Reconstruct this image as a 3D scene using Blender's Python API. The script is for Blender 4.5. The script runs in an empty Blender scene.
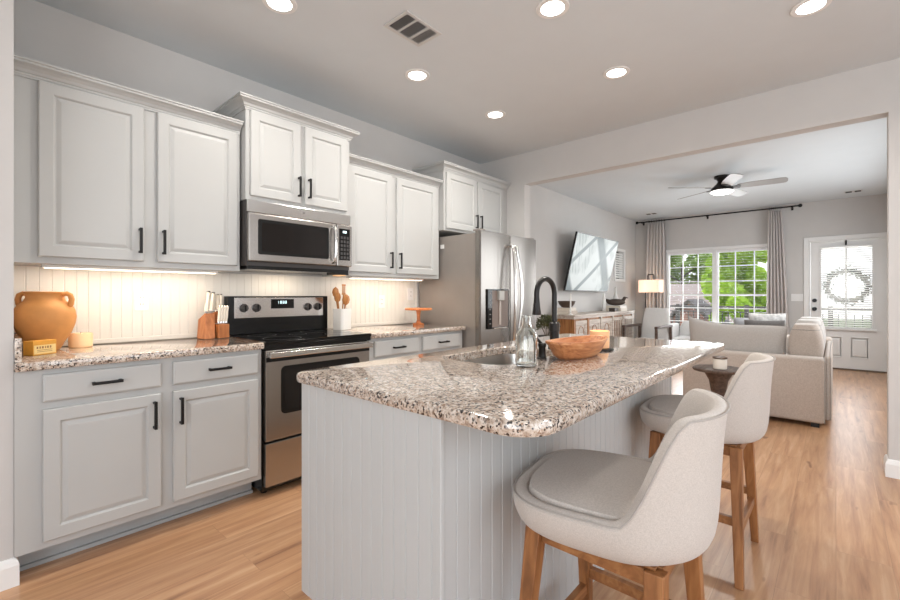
import bpy, bmesh, math, random
from mathutils import Vector, Matrix
random.seed(7)
PI = math.pi
scn = bpy.context.scene
COL = scn.collection

def lin(c):
    c = c / 255.0
    return c / 12.92 if c <= 0.04045 else ((c + 0.055) / 1.055) ** 2.4
def rgb(r, g, b): return (lin(r), lin(g), lin(b), 1.0)

# ---------------------------------------------------------------- camera
cam = bpy.data.cameras.new('camera')
cam.sensor_width = 36.0
cam.lens = 432.7 / 900 * 36
cam.shift_y = -5.0 / 900
cam.clip_start = 0.05
cam.clip_end = 300
co = bpy.data.objects.new('camera', cam)
COL.objects.link(co)
co.location = (0, 0, 1.19)
co.rotation_euler = (PI / 2, 0, math.radians(41.735 - 90))
scn.camera = co

# ---------------------------------------------------------------- view and world
scn.view_settings.view_transform = 'Standard'
scn.view_settings.look = 'None'
scn.view_settings.gamma = 1.0
scn.view_settings.use_curve_mapping = False
scn.view_settings.exposure = 0.1
W = bpy.data.worlds.new('daylight'); scn.world = W; W.use_nodes = True
nt = W.node_tree; nt.nodes.clear()
wo = nt.nodes.new('ShaderNodeOutputWorld'); wb = nt.nodes.new('ShaderNodeBackground')
wt = nt.nodes.new('ShaderNodeTexCoord'); ws = nt.nodes.new('ShaderNodeSeparateXYZ'); wr = nt.nodes.new('ShaderNodeValToRGB')
nt.links.new(wt.outputs['Generated'], ws.inputs[0]); nt.links.new(ws.outputs['Z'], wr.inputs[0])
wr.color_ramp.elements[0].position = 0.0; wr.color_ramp.elements[0].color = (0.95, 0.97, 1.0, 1)
wr.color_ramp.elements[1].position = 0.9; wr.color_ramp.elements[1].color = (0.55, 0.72, 1.0, 1)
nt.links.new(wr.outputs[0], wb.inputs[0]); wb.inputs[1].default_value = 1.8
nt.links.new(wb.outputs[0], wo.inputs[0])

sl = bpy.data.lights.new('sun', 'SUN'); sl.energy = 2.6; sl.angle = math.radians(2); sl.color = (1, 0.96, 0.9)
so = bpy.data.objects.new('sun', sl); COL.objects.link(so)
so.rotation_euler = Vector((0.62, 0.25, -0.75)).to_track_quat('-Z', 'Y').to_euler()

def area(name, loc, direction, sx, sy, power, color=(1, 1, 1), spread=180, parent=None, shape='RECTANGLE'):
    l = bpy.data.lights.new(name, 'AREA'); l.shape = shape; l.size = sx; l.size_y = sy
    l.energy = power; l.color = color; l.spread = math.radians(spread)
    o = bpy.data.objects.new(name, l); COL.objects.link(o)
    o.location = loc; o.rotation_euler = Vector(direction).to_track_quat('-Z', 'Y').to_euler()
    if parent: o.parent = parent
    return o
# added unseen fill lamps, then daylight of the living room window and glazed door
area('fill_light_dining', (-2.3, -0.6, 1.45), (1, 0.05, 0.0), 2.6, 1.9, 62, (0.90, 0.955, 1.0))
area('fill_light_side', (1.2, -2.1, 1.5), (0, 1, 0.02), 3.4, 1.8, 29, (0.90, 0.955, 1.0))
area('fill_light_living_side', (6.6, -0.78, 1.5), (0, 1, -0.12), 3.2, 1.5, 56, (0.92, 0.965, 1.0))
area('window_light_living', (9.55, 1.62, 1.25), (-1, 0, -0.05), 1.7, 1.6, 90, (0.95, 0.98, 1.0))
area('window_light_door', (9.75, -0.12, 1.35), (-1, 0, -0.1), 0.56, 1.15, 16, (0.97, 0.985, 1.0))

# ---------------------------------------------------------------- materials
def M_new(name):
    m = bpy.data.materials.new(name); m.use_nodes = True
    return m, m.node_tree, m.node_tree.nodes['Principled BSDF']
def mat(name, col, rough=0.5, metal=0.0, bump=0.0, bscale=200, emit=None, estr=0, trans=0, ior=1.45, spec=0.5, var=0.04, vscale=6, alpha=1, coat=0, sheen=0):
    m, t, b = M_new(name)
    b.inputs['Roughness'].default_value = rough; b.inputs['Metallic'].default_value = metal
    b.inputs['IOR'].default_value = ior; b.inputs['Specular IOR Level'].default_value = spec
    b.inputs['Transmission Weight'].default_value = trans; b.inputs['Coat Weight'].default_value = coat
    b.inputs['Sheen Weight'].default_value = sheen
    tc = t.nodes.new('ShaderNodeTexCoord')
    n = t.nodes.new('ShaderNodeTexNoise'); n.inputs['Scale'].default_value = vscale; n.inputs['Detail'].default_value = 3
    t.links.new(tc.outputs['Object'], n.inputs['Vector'])
    r = t.nodes.new('ShaderNodeValToRGB')
    c = Vector(col[:3])
    r.color_ramp.elements[0].position = 0.3; r.color_ramp.elements[0].color = (*(c * (1 - var)), 1)
    r.color_ramp.elements[1].position = 0.7; r.color_ramp.elements[1].color = (*[min(1, x) for x in c * (1 + var)], 1)
    t.links.new(n.outputs['Fac'], r.inputs[0]); t.links.new(r.outputs[0], b.inputs['Base Color'])
    if bump:
        n2 = t.nodes.new('ShaderNodeTexNoise'); n2.inputs['Scale'].default_value = bscale
        t.links.new(tc.outputs['Object'], n2.inputs['Vector'])
        bp = t.nodes.new('ShaderNodeBump'); bp.inputs['Strength'].default_value = bump; bp.inputs['Distance'].default_value = 0.003
        t.links.new(n2.outputs['Fac'], bp.inputs['Height']); t.links.new(bp.outputs[0], b.inputs['Normal'])
    if emit:
        b.inputs['Emission Color'].default_value = emit; b.inputs['Emission Strength'].default_value = estr
    return m
def ramp(t, pts):
    r = t.nodes.new('ShaderNodeValToRGB'); e = r.color_ramp.elements
    e[0].position, e[0].color = pts[0]; e[1].position, e[1].color = pts[-1]
    for p, c in pts[1:-1]:
        x = e.new(p); x.color = c
    return r
def mixc(t, fac, a, b, mode='MIX'):
    n = t.nodes.new('ShaderNodeMix'); n.data_type = 'RGBA'; n.blend_type = mode
    if hasattr(fac, 'is_linked'): t.links.new(fac, n.inputs[0])
    else: n.inputs[0].default_value = fac
    for s, v in ((n.inputs[6], a), (n.inputs[7], b)):
        if hasattr(v, 'is_linked'): t.links.new(v, s)
        else: s.default_value = v
    return n.outputs[2]

def make_granite():
    m, t, b = M_new('granite')
    tc = t.nodes.new('ShaderNodeTexCoord'); P = tc.outputs['Object']
    def noise(s, d=3, ro=0.6, dist=0):
        n = t.nodes.new('ShaderNodeTexNoise'); n.inputs['Scale'].default_value = s; n.inputs['Detail'].default_value = d
        n.inputs['Roughness'].default_value = ro; n.inputs['Distortion'].default_value = dist
        t.links.new(P, n.inputs['Vector']); return n.outputs['Fac']
    def vor(s):
        v = t.nodes.new('ShaderNodeTexVoronoi'); v.inputs['Scale'].default_value = s
        t.links.new(P, v.inputs['Vector']); return v
    base = ramp(t, [(0.34, rgb(140, 118, 104)), (0.46, rgb(186, 168, 152)), (0.57, rgb(210, 198, 186)), (0.72, rgb(226, 219, 211))])
    t.links.new(noise(62, 4, 0.7, 0.5), base.inputs[0])
    rust = ramp(t, [(0.57, (0, 0, 0, 1)), (0.63, (1, 1, 1, 1))]); t.links.new(noise(95, 4, 0.7, 0.5), rust.inputs[0])
    c1 = mixc(t, rust.outputs[0], base.outputs[0], rgb(150, 120, 98))
    gr = ramp(t, [(0.6, (0, 0, 0, 1)), (0.66, (1, 1, 1, 1))]); t.links.new(noise(120, 3, 0.6, 0.3), gr.inputs[0])
    c2 = mixc(t, gr.outputs[0], c1, rgb(118, 110, 106))
    v = vor(190)
    rs = t.nodes.new('ShaderNodeSeparateColor'); t.links.new(v.outputs['Color'], rs.inputs[0])
    dk = ramp(t, [(0.76, (0, 0, 0, 1)), (0.80, (1, 1, 1, 1))]); t.links.new(rs.outputs[0], dk.inputs[0])
    cl = ramp(t, [(0.36, (0, 0, 0, 1)), (0.52, (1, 1, 1, 1))]); t.links.new(noise(40, 3, 0.6, 0.6), cl.inputs[0])
    mu = mixc(t, 1.0, dk.outputs[0], cl.outputs[0], 'MULTIPLY')
    c3 = mixc(t, mu, c2, rgb(50, 42, 40))
    t.links.new(c3, b.inputs['Base Color'])
    b.inputs['Roughness'].default_value = 0.10; b.inputs['Coat Weight'].default_value = 0.8; b.inputs['Coat Roughness'].default_value = 0.03; b.inputs['Coat IOR'].default_value = 1.5
    return m
def make_floor():
    m, t, b = M_new('oak_planks')
    tc = t.nodes.new('ShaderNodeTexCoord'); P = tc.outputs['Object']
    br = t.nodes.new('ShaderNodeTexBrick'); br.inputs['Scale'].default_value = 1
    br.offset = 0.37; br.inputs['Brick Width'].default_value = 1.35; br.inputs['Row Height'].default_value = 0.185
    br.inputs['Mortar Size'].default_value = 0.0012; br.inputs['Mortar Smooth'].default_value = 0.1
    br.inputs['Color1'].default_value = (0, 0, 0, 1); br.inputs['Color2'].default_value = (1, 1, 1, 1); br.inputs['Mortar'].default_value = (0.5, 0.5, 0.5, 1)
    t.links.new(P, br.inputs['Vector'])
    mp = t.nodes.new('ShaderNodeMapping'); mp.inputs['Scale'].default_value = (1.1, 15, 1); t.links.new(P, mp.inputs['Vector'])
    # shift the grain per plank
    ad = t.nodes.new('ShaderNodeVectorMath'); ad.operation = 'ADD'; t.links.new(mp.outputs[0], ad.inputs[0])
    sc = t.nodes.new('ShaderNodeVectorMath'); sc.operation = 'SCALE'; sc.inputs['Scale'].default_value = 9; t.links.new(br.outputs['Color'], sc.inputs[0]); t.links.new(sc.outputs[0], ad.inputs[1])
    n = t.nodes.new('ShaderNodeTexNoise'); n.inputs['Scale'].default_value = 1.7; n.inputs['Detail'].default_value = 6; n.inputs['Roughness'].default_value = 0.6; n.inputs['Distortion'].default_value = 0.5
    t.links.new(ad.outputs[0], n.inputs['Vector'])
    g = ramp(t, [(0.24, rgb(138, 98, 72)), (0.40, rgb(178, 133, 99)), (0.56, rgb(194, 151, 114)), (0.72, rgb(208, 170, 136))]); t.links.new(n.outputs['Fac'], g.inputs[0])
    pl = ramp(t, [(0.0, (0.88, 0.86, 0.84, 1)), (1.0, (1.04, 1.03, 1.02, 1))]); t.links.new(br.outputs['Color'], pl.inputs[0])
    c = mixc(t, 1.0, g.outputs[0], pl.outputs[0], 'MULTIPLY')
    kn = t.nodes.new('ShaderNodeTexNoise'); kn.inputs['Scale'].default_value = 3.2; kn.inputs['Detail'].default_value = 2
    mp2 = t.nodes.new('ShaderNodeMapping'); mp2.inputs['Scale'].default_value = (1, 3.2, 1); t.links.new(P, mp2.inputs['Vector']); t.links.new(mp2.outputs[0], kn.inputs['Vector'])
    kr = ramp(t, [(0.7, (0, 0, 0, 1)), (0.76, (1, 1, 1, 1))]); t.links.new(kn.outputs['Fac'], kr.inputs[0])
    c = mixc(t, kr.outputs[0], c, rgb(130, 88, 62))
    lf = t.nodes.new('ShaderNodeMath'); lf.operation = 'MULTIPLY'; lf.inputs[1].default_value = 0.35; t.links.new(br.outputs['Fac'], lf.inputs[0])
    c = mixc(t, lf.outputs[0], c, rgb(120, 84, 60))
    t.links.new(c, b.inputs['Base Color'])
    b.inputs['Roughness'].default_value = 0.30; b.inputs['Specular IOR Level'].default_value = 0.6
    bp = t.nodes.new('ShaderNodeBump'); bp.inputs['Strength'].default_value = 0.12; bp.inputs['Distance'].default_value = 0.002
    t.links.new(n.outputs['Fac'], bp.inputs['Height']); t.links.new(bp.outputs[0], b.inputs['Normal'])
    return m
def make_wood(name, c1, c2, c3, axis='Z', rough=0.45, scale=1.0):
    m, t, b = M_new(name)
    tc = t.nodes.new('ShaderNodeTexCoord')
    mp = t.nodes.new('ShaderNodeMapping')
    s = {'X': (1.5, 14, 14), 'Y': (14, 1.5, 14), 'Z': (14, 14, 1.5)}[axis]
    mp.inputs['Scale'].default_value = tuple(x * scale for x in s)
    t.links.new(tc.outputs['Object'], mp.inputs['Vector'])
    n = t.nodes.new('ShaderNodeTexNoise'); n.inputs['Scale'].default_value = 2.5; n.inputs['Detail'].default_value = 5; n.inputs['Distortion'].default_value = 0.8
    t.links.new(mp.outputs[0], n.inputs['Vector'])
    r = ramp(t, [(0.3, c1), (0.5, c2), (0.7, c3)]); t.links.new(n.outputs['Fac'], r.inputs[0])
    t.links.new(r.outputs[0], b.inputs['Base Color']); b.inputs['Roughness'].default_value = rough
    return m
def make_steel(name='steel', col=rgb(188, 182, 176), rough=0.24, axis=(2, 2, 2)):
    m, t, b = M_new(name)
    b.inputs['Metallic'].default_value = 1; b.inputs['Base Color'].default_value = col
    tc = t.nodes.new('ShaderNodeTexCoord'); mp = t.nodes.new('ShaderNodeMapping'); mp.inputs['Scale'].default_value = axis
    t.links.new(tc.outputs['Object'], mp.inputs['Vector'])
    n = t.nodes.new('ShaderNodeTexNoise'); n.inputs['Scale'].default_value = 6; n.inputs['Detail'].default_value = 4
    t.links.new(mp.outputs[0], n.inputs['Vector'])
    r = ramp(t, [(0.3, (rough,) * 3 + (1,)), (0.7, (rough * 1.001,) * 3 + (1,))]); t.links.new(n.outputs['Fac'], r.inputs[0]); t.links.new(r.outputs[0], b.inputs['Roughness'])
    return m
def make_fabric(name, col, col2, scale=420, rough=0.9, bump=0.35):
    m, t, b = M_new(name)
    tc = t.nodes.new('ShaderNodeTexCoord')
    outs = []
    for k in (0, 1):
        mp = t.nodes.new('ShaderNodeMapping'); mp.inputs['Scale'].default_value = (scale * 0.25, scale * 0.25, scale) if k else (scale, scale, scale * 0.25)
        t.links.new(tc.outputs['Object'], mp.inputs['Vector'])
        n = t.nodes.new('ShaderNodeTexNoise'); n.inputs['Scale'].default_value = 1; n.inputs['Detail'].default_value = 2
        t.links.new(mp.outputs[0], n.inputs['Vector']); outs.append(n.outputs['Fac'])
    a = t.nodes.new('ShaderNodeMath'); a.operation = 'ADD'; t.links.new(outs[0], a.inputs[0]); t.links.new(outs[1], a.inputs[1])
    h = t.nodes.new('ShaderNodeMath'); h.operation = 'MULTIPLY'; h.inputs[1].default_value = 0.5; t.links.new(a.outputs[0], h.inputs[0])
    r = ramp(t, [(0.4, col2), (0.6, col)]); t.links.new(h.outputs[0], r.inputs[0]); t.links.new(r.outputs[0], b.inputs['Base Color'])
    b.inputs['Roughness'].default_value = rough; b.inputs['Sheen Weight'].default_value = 0.2; b.inputs['Specular IOR Level'].default_value = 0.2
    bp = t.nodes.new('ShaderNodeBump'); bp.inputs['Strength'].default_value = bump; bp.inputs['Distance'].default_value = 0.002
    t.links.new(h.outputs[0], bp.inputs['Height']); t.links.new(bp.outputs[0], b.inputs['Normal'])
    return m
def make_glass(name, tint=(1, 1, 1, 1), rough=0.0, refl=0.1):
    # thin clear pane: mostly see-through with a mirror share
    m = bpy.data.materials.new(name); m.use_nodes = True; t = m.node_tree; t.nodes.clear()
    o = t.nodes.new('ShaderNodeOutputMaterial'); tr = t.nodes.new('ShaderNodeBsdfTransparent'); tr.inputs[0].default_value = tint
    gl = t.nodes.new('ShaderNodeBsdfGlossy'); gl.inputs['Roughness'].default_value = rough
    fr = t.nodes.new('ShaderNodeFresnel'); fr.inputs[0].default_value = 1.45
    mx = t.nodes.new('ShaderNodeMixShader'); t.links.new(fr.outputs[0], mx.inputs[0]); t.links.new(tr.outputs[0], mx.inputs[1]); t.links.new(gl.outputs[0], mx.inputs[2])
    t.links.new(mx.outputs[0], o.inputs[0]); return m
def make_translucent(name, col, w=0.5, emit=0):
    m = bpy.data.materials.new(name); m.use_nodes = True; t = m.node_tree; t.nodes.clear()
    o = t.nodes.new('ShaderNodeOutputMaterial'); d = t.nodes.new('ShaderNodeBsdfDiffuse'); d.inputs[0].default_value = col
    tr = t.nodes.new('ShaderNodeBsdfTranslucent'); tr.inputs[0].default_value = col
    mx = t.nodes.new('ShaderNodeMixShader'); mx.inputs[0].default_value = w
    t.links.new(d.outputs[0], mx.inputs[1]); t.links.new(tr.outputs[0], mx.inputs[2]); last = mx.outputs[0]
    if emit:
        e = t.nodes.new('ShaderNodeEmission'); e.inputs[0].default_value = col; e.inputs[1].default_value = emit
        ad = t.nodes.new('ShaderNodeAddShader'); t.links.new(last, ad.inputs[0]); t.links.new(e.outputs[0], ad.inputs[1]); last = ad.outputs[0]
    t.links.new(last, o.inputs[0]); return m
def make_screen():
    m, t, b = M_new('painted_tv_reflections')  # glowing diagonal bands painted in place of window reflections on the screen
    tc = t.nodes.new('ShaderNodeTexCoord'); P = tc.outputs['Object']
    def wave(rot, scale, lo, hi):
        mp = t.nodes.new('ShaderNodeMapping'); mp.inputs['Rotation'].default_value = (0, rot, 0); t.links.new(P, mp.inputs['Vector'])
        w = t.nodes.new('ShaderNodeTexWave'); w.bands_direction = 'X'; w.inputs['Scale'].default_value = scale; w.inputs['Distortion'].default_value = 1.2; w.inputs['Detail'].default_value = 1
        t.links.new(mp.outputs[0], w.inputs['Vector']); r = ramp(t, [(lo, (0, 0, 0, 1)), (hi, (1, 1, 1, 1))]); t.links.new(w.outputs['Fac'], r.inputs[0]); return r.outputs[0]
    c = mixc(t, wave(0.72, 0.28, 0.86, 0.95), rgb(214, 219, 217), rgb(120, 130, 132))
    c = mixc(t, wave(-0.95, 0.6, 0.93, 0.98), c, rgb(128, 138, 140))
    n = t.nodes.new('ShaderNodeTexNoise'); n.inputs['Scale'].default_value = 3; t.links.new(P, n.inputs['Vector'])
    r = ramp(t, [(0.5, (0, 0, 0, 1)), (0.62, (1, 1, 1, 1))]); t.links.new(n.outputs['Fac'], r.inputs[0])
    st = mixc(t, 1.0, wave(0.5, 7, 0.5, 0.75), r.outputs[0], 'MULTIPLY')
    c = mixc(t, st, c, rgb(140, 152, 150))
    b.inputs['Base Color'].default_value = (0.02, 0.02, 0.02, 1); b.inputs['Roughness'].default_value = 0.3
    t.links.new(c, b.inputs['Emission Color']); b.inputs['Specular IOR Level'].default_value = 0.08; b.inputs['Emission Strength'].default_value = 0.8
    return m

cab = mat('cabinet_paint', rgb(184, 184, 182), 0.42, var=0.01)
isl = mat('island_paint', rgb(190, 191, 190), 0.45, var=0.01)
wallm = mat('wall_paint', rgb(201, 198, 195), 0.85, var=0.012, bump=0.05, bscale=300)
ceilm = mat('ceiling_paint', rgb(211, 216, 219), 0.9, var=0.01)
white = mat('white_trim', rgb(232, 231, 229), 0.4, var=0.01)
splashm = mat('backsplash_paint', rgb(226, 222, 214), 0.5, var=0.01)
granite = make_granite(); floorm = make_floor()
steel = make_steel('steel', rgb(176, 171, 166), 0.27); steel_h = make_steel('steel_bar', rgb(222, 220, 217), 0.2, (25, 1, 1))
steel_f = make_steel('fridge_steel', rgb(150, 145, 140), 0.27, (90, 90, 1.5))
side_grey = mat('fridge_side', rgb(150, 143, 137), 0.35, metal=0.35)
black = mat('black_enamel', rgb(12, 11, 10), 0.25, var=0.05)
blackglass = mat('black_glass', rgb(6, 6, 6), 0.06, var=0.02)
ovenglass = mat('oven_glass', rgb(26, 23, 22), 0.12, var=0.05)
bronze = mat('dark_bronze', rgb(32, 28, 26), 0.36, metal=0.3)
pullm = mat('black_pull', rgb(26, 24, 23), 0.45, metal=0.3)
toek = mat('toe_kick_paint', rgb(176, 178, 178), 0.5)
terra = mat('terracotta', rgb(212, 148, 84), 0.6, var=0.12, vscale=9, bump=0.1, bscale=60)
linen = make_fabric('stool_linen', rgb(200, 191, 183), rgb(184, 175, 167), 800)
sofaf = make_fabric('sofa_fabric', rgb(200, 188, 178), rgb(184, 171, 161), 300, bump=0.2)
cushf = make_fabric('cushion_fabric', rgb(196, 190, 185), rgb(182, 176, 171), 300, bump=0.15)
greyf = make_fabric('grey_pillow_fabric', rgb(168, 170, 174), rgb(150, 152, 157), 300)
darkf = make_fabric('dark_pillow_fabric', rgb(118, 114, 112), rgb(100, 97, 95), 300)
whitef = make_fabric('white_upholstery', rgb(226, 224, 222), rgb(212, 210, 208), 300, bump=0.15)
curtf = make_fabric('curtain_fabric', rgb(214, 207, 203), rgb(202, 195, 191), 500, bump=0.1)
pipem = mat('piping', rgb(172, 165, 159), 0.8)
oak = make_wood('honey_oak', rgb(120, 76, 42), rgb(152, 100, 58), rgb(172, 120, 74), 'Z')
oakx = make_wood('honey_oak_rail', rgb(120, 76, 42), rgb(146, 96, 56), rgb(166, 116, 72), 'X')
blockw = make_wood('knife_block_wood', rgb(150, 88, 44), rgb(176, 108, 60), rgb(192, 126, 76), 'Z')
bowlw = make_wood('bowl_wood', rgb(150, 88, 50), rgb(190, 124, 78), rgb(206, 148, 100), 'X', scale=1.6)
cakew = make_wood('cake_stand_wood', rgb(176, 96, 50), rgb(204, 122, 70), rgb(216, 140, 86), 'X', scale=2)
utw = make_wood('utensil_wood', rgb(132, 76, 28), rgb(170, 108, 46), rgb(196, 138, 72), 'Z', scale=3)
brownw = make_wood('console_wood', rgb(120, 76, 40), rgb(158, 104, 58), rgb(176, 124, 74), 'Z')
washw = make_wood('whitewashed_wood', rgb(160, 144, 130), rgb(188, 176, 164), rgb(204, 194, 184), 'X')
darkw = make_wood('dark_table_wood', rgb(62, 50, 44), rgb(86, 70, 62), rgb(104, 88, 78), 'X')
cream = mat('cream_handle', rgb(232, 222, 206), 0.35)
ceramic = mat('white_ceramic', rgb(222, 219, 214), 0.3)
leafm = mat('plant_leaf', rgb(88, 92, 62), 0.6, var=0.35, vscale=14)
candlem = mat('candle_glow', rgb(236, 186, 140), 0.5, emit=rgb(255, 170, 100), estr=0.12)
waxm = mat('candle_wax', rgb(240, 200, 156), 0.5, emit=rgb(255, 196, 130), estr=0.15)
glassm = make_glass('window_glass'); clear = mat('clear_glass', (0.96, 0.98, 0.96, 1), 0.0, trans=1.0, var=0.0)
lampshade = make_translucent('lamp_shade_fabric', rgb(246, 232, 220), 0.5, 0.25)
slatm = make_translucent('blind_slats', rgb(240, 239, 236), 0.45)
lensm = mat('lit_lens', rgb(255, 255, 255), 0.5, emit=(1, 0.98, 0.94, 1), estr=6)
vmetal = mat('vent_metal', rgb(200, 199, 197), 0.5); ventdark = mat('vent_shadow', rgb(60, 58, 56), 0.9)
screenm = make_screen()
fanblade = mat('fan_blade', rgb(150, 147, 144), 0.4)
digits = mat('display_digits', rgb(210, 235, 240), 0.4, emit=(0.75, 0.95, 1, 1), estr=1.5)
knobm = mat('knob_metal', rgb(92, 88, 86), 0.3, metal=0.8)

# ---------------------------------------------------------------- mesh helpers
class MB:
    def __init__(s, off=(0, 0, 0)):
        s.v = []; s.f = []; s.o = Vector(off)
    def add(s, vs, fs, M=None):
        b = len(s.v)
        for p in vs:
            p = Vector(p)
            if M is not None: p = M @ p
            s.v.append(p - s.o)
        s.f += [[b + i for i in f] for f in fs]
    def box(s, x0, x1, y0, y1, z0, z1, M=None):
        s.add([(x0, y0, z0), (x1, y0, z0), (x1, y1, z0), (x0, y1, z0), (x0, y0, z1), (x1, y0, z1), (x1, y1, z1), (x0, y1, z1)],
              [(0, 3, 2, 1), (4, 5, 6, 7), (0, 1, 5, 4), (1, 2, 6, 5), (2, 3, 7, 6), (3, 0, 4, 7)], M)
        return s
    def rings(s, rs, cap0=True, cap1=True, closed=True, M=None):
        n = len(rs[0]); vs = [p for r in rs for p in r]; fs = []
        for i in range(len(rs) - 1):
            for j in range(n if closed else n - 1):
                k = (j + 1) % n
                fs.append((i * n + j, i * n + k, (i + 1) * n + k, (i + 1) * n + j))
        if cap0: fs.append(tuple(reversed(range(n))))
        if cap1: fs.append(tuple(range((len(rs) - 1) * n, len(rs) * n)))
        s.add(vs, fs, M); return s
    def lathe(s, prof, c=(0, 0, 0), seg=28, M=None, cap0=True, cap1=True, sx=1, sy=1):
        rs = [[(c[0] + r * sx * math.cos(2 * PI * j / seg), c[1] + r * sy * math.sin(2 * PI * j / seg), c[2] + z) for j in range(seg)] for r, z in prof]
        return s.rings(rs, cap0, cap1, True, M)
    def tube(s, path, r, seg=10, caps=True, M=None, closed=False):
        P = [Vector(p) for p in path]; n = len(P); rr = r if isinstance(r, (list, tuple)) else [r] * n
        rs = []; up = None
        for i in range(n):
            if closed: d = (P[(i + 1) % n] - P[i - 1])
            else: d = (P[min(i + 1, n - 1)] - P[max(i - 1, 0)])
            d.normalize()
            if up is None:
                up = Vector((0, 0, 1)) if abs(d.z) < 0.9 else Vector((1, 0, 0))
            a = d.cross(up)
            if a.length < 1e-5: a = d.cross(Vector((0, 1, 0)))
            a.normalize(); b = a.cross(d).normalized(); up = b
            rs.append([P[i] + a * (rr[i] * math.cos(2 * PI * j / seg)) + b * (rr[i] * math.sin(2 * PI * j / seg)) for j in range(seg)])
        if closed: rs.append(rs[0]); caps = False
        return s.rings(rs, caps, caps, True, M)
    def bar(s, p0, p1, w0, w1=None, d0=None, d1=None):
        """tapered square bar"""
        w1 = w0 if w1 is None else w1; d0 = w0 if d0 is None else d0; d1 = w1 if d1 is None else d1
        p0 = Vector(p0); p1 = Vector(p1); d = (p1 - p0).normalized()
        a = Vector((1, 0, 0)) if abs(d.x) < 0.8 else Vector((0, 1, 0))
        b = d.cross(a).normalized(); a = b.cross(d).normalized()
        rs = [[p + a * (sx * w / 2) + b * (sy * q / 2) for sx, sy in ((-1, -1), (1, -1), (1, 1), (-1, 1))] for p, w, q in ((p0, w0, d0), (p1, w1, d1))]
        return s.rings(rs)
    def prism(s, pts, z0, z1, M=None):
        return s.rings([[(x, y, z0) for x, y in pts], [(x, y, z1) for x, y in pts]], M=M)
    def panel(s, x0, x1, z0, z1, yf, prof, M=None):
        """rectangle rings facing -Y; prof = (inset, y offset from yf)"""
        rs = [[(x0 + i, yf + d, z0 + i), (x1 - i, yf + d, z0 + i), (x1 - i, yf + d, z1 - i), (x0 + i, yf + d, z1 - i)] for i, d in prof]
        return s.rings(rs, M=M)
    def build(s, name, m, parent=None, smooth=False, bevel=0, loc=None, sub=0, seg=2, solid=0):
        me = bpy.data.meshes.new(name); me.from_pydata([tuple(p) for p in s.v], [], s.f)
        bm = bmesh.new(); bm.from_mesh(me); bmesh.ops.recalc_face_normals(bm, faces=bm.faces); bm.to_mesh(me); bm.free()
        o = bpy.data.objects.new(name, me); COL.objects.link(o); me.materials.append(m)
        if smooth:
            for p in me.polygons: p.use_smooth = True
            try:
                me.set_sharp_from_angle(angle=math.radians(42))
            except Exception: pass
        if solid:
            md = o.modifiers.new('thickness', 'SOLIDIFY'); md.thickness = solid; md.offset = 0
        if bevel:
            md = o.modifiers.new('bevel', 'BEVEL'); md.width = bevel; md.segments = seg; md.limit_method = 'ANGLE'; md.angle_limit = math.radians(50)
        if sub:
            md = o.modifiers.new('sub', 'SUBSURF'); md.levels = sub; md.render_levels = sub
        if parent: o.parent = parent
        if loc is not None: o.location = loc
        return o
def rrect(x0, x1, y0, y1, r, n=6, z=0):
    """r: corner radii for (x0,y0),(x1,y0),(x1,y1),(x0,y1)"""
    if not isinstance(r, (list, tuple)): r = (r,) * 4
    pts = []
    for (cx, cy, a0), q in zip(((x0 + r[0], y0 + r[0], 180), (x1 - r[1], y0 + r[1], 270), (x1 - r[2], y1 - r[2], 0), (x0 + r[3], y1 - r[3], 90)), r):
        for k in range(n + 1):
            a = math.radians(a0 + 90 * k / n); pts.append((cx + q * math.cos(a), cy + q * math.sin(a), z))
    return pts
def thing(name, label, cat, loc=(0, 0, 0), rz=0, group=None):
    o = bpy.data.objects.new(name, None); COL.objects.link(o); o.empty_display_size = 0.1
    o.location = loc; o.rotation_euler = (0, 0, rz); return tag(o, label, cat, group)
def tag(o, label, cat=None, group=None, kind=None):
    o['label'] = label
    if cat: o['category'] = cat
    if group: o['group'] = group
    if kind: o['kind'] = kind
    return o
def struct(o, label=None):
    o['kind'] = 'structure'
    if label: o['label'] = label
    return o
def copy_tree(o, parent=None):
    c = o.copy(); COL.objects.link(c)
    if parent: c.parent = parent
    for ch in list(o.children): copy_tree(ch, c)
    return c
def Rz(a, loc=(0, 0, 0)): return Matrix.Translation(Vector(loc)) @ Matrix.Rotation(a, 4, 'Z')

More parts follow.
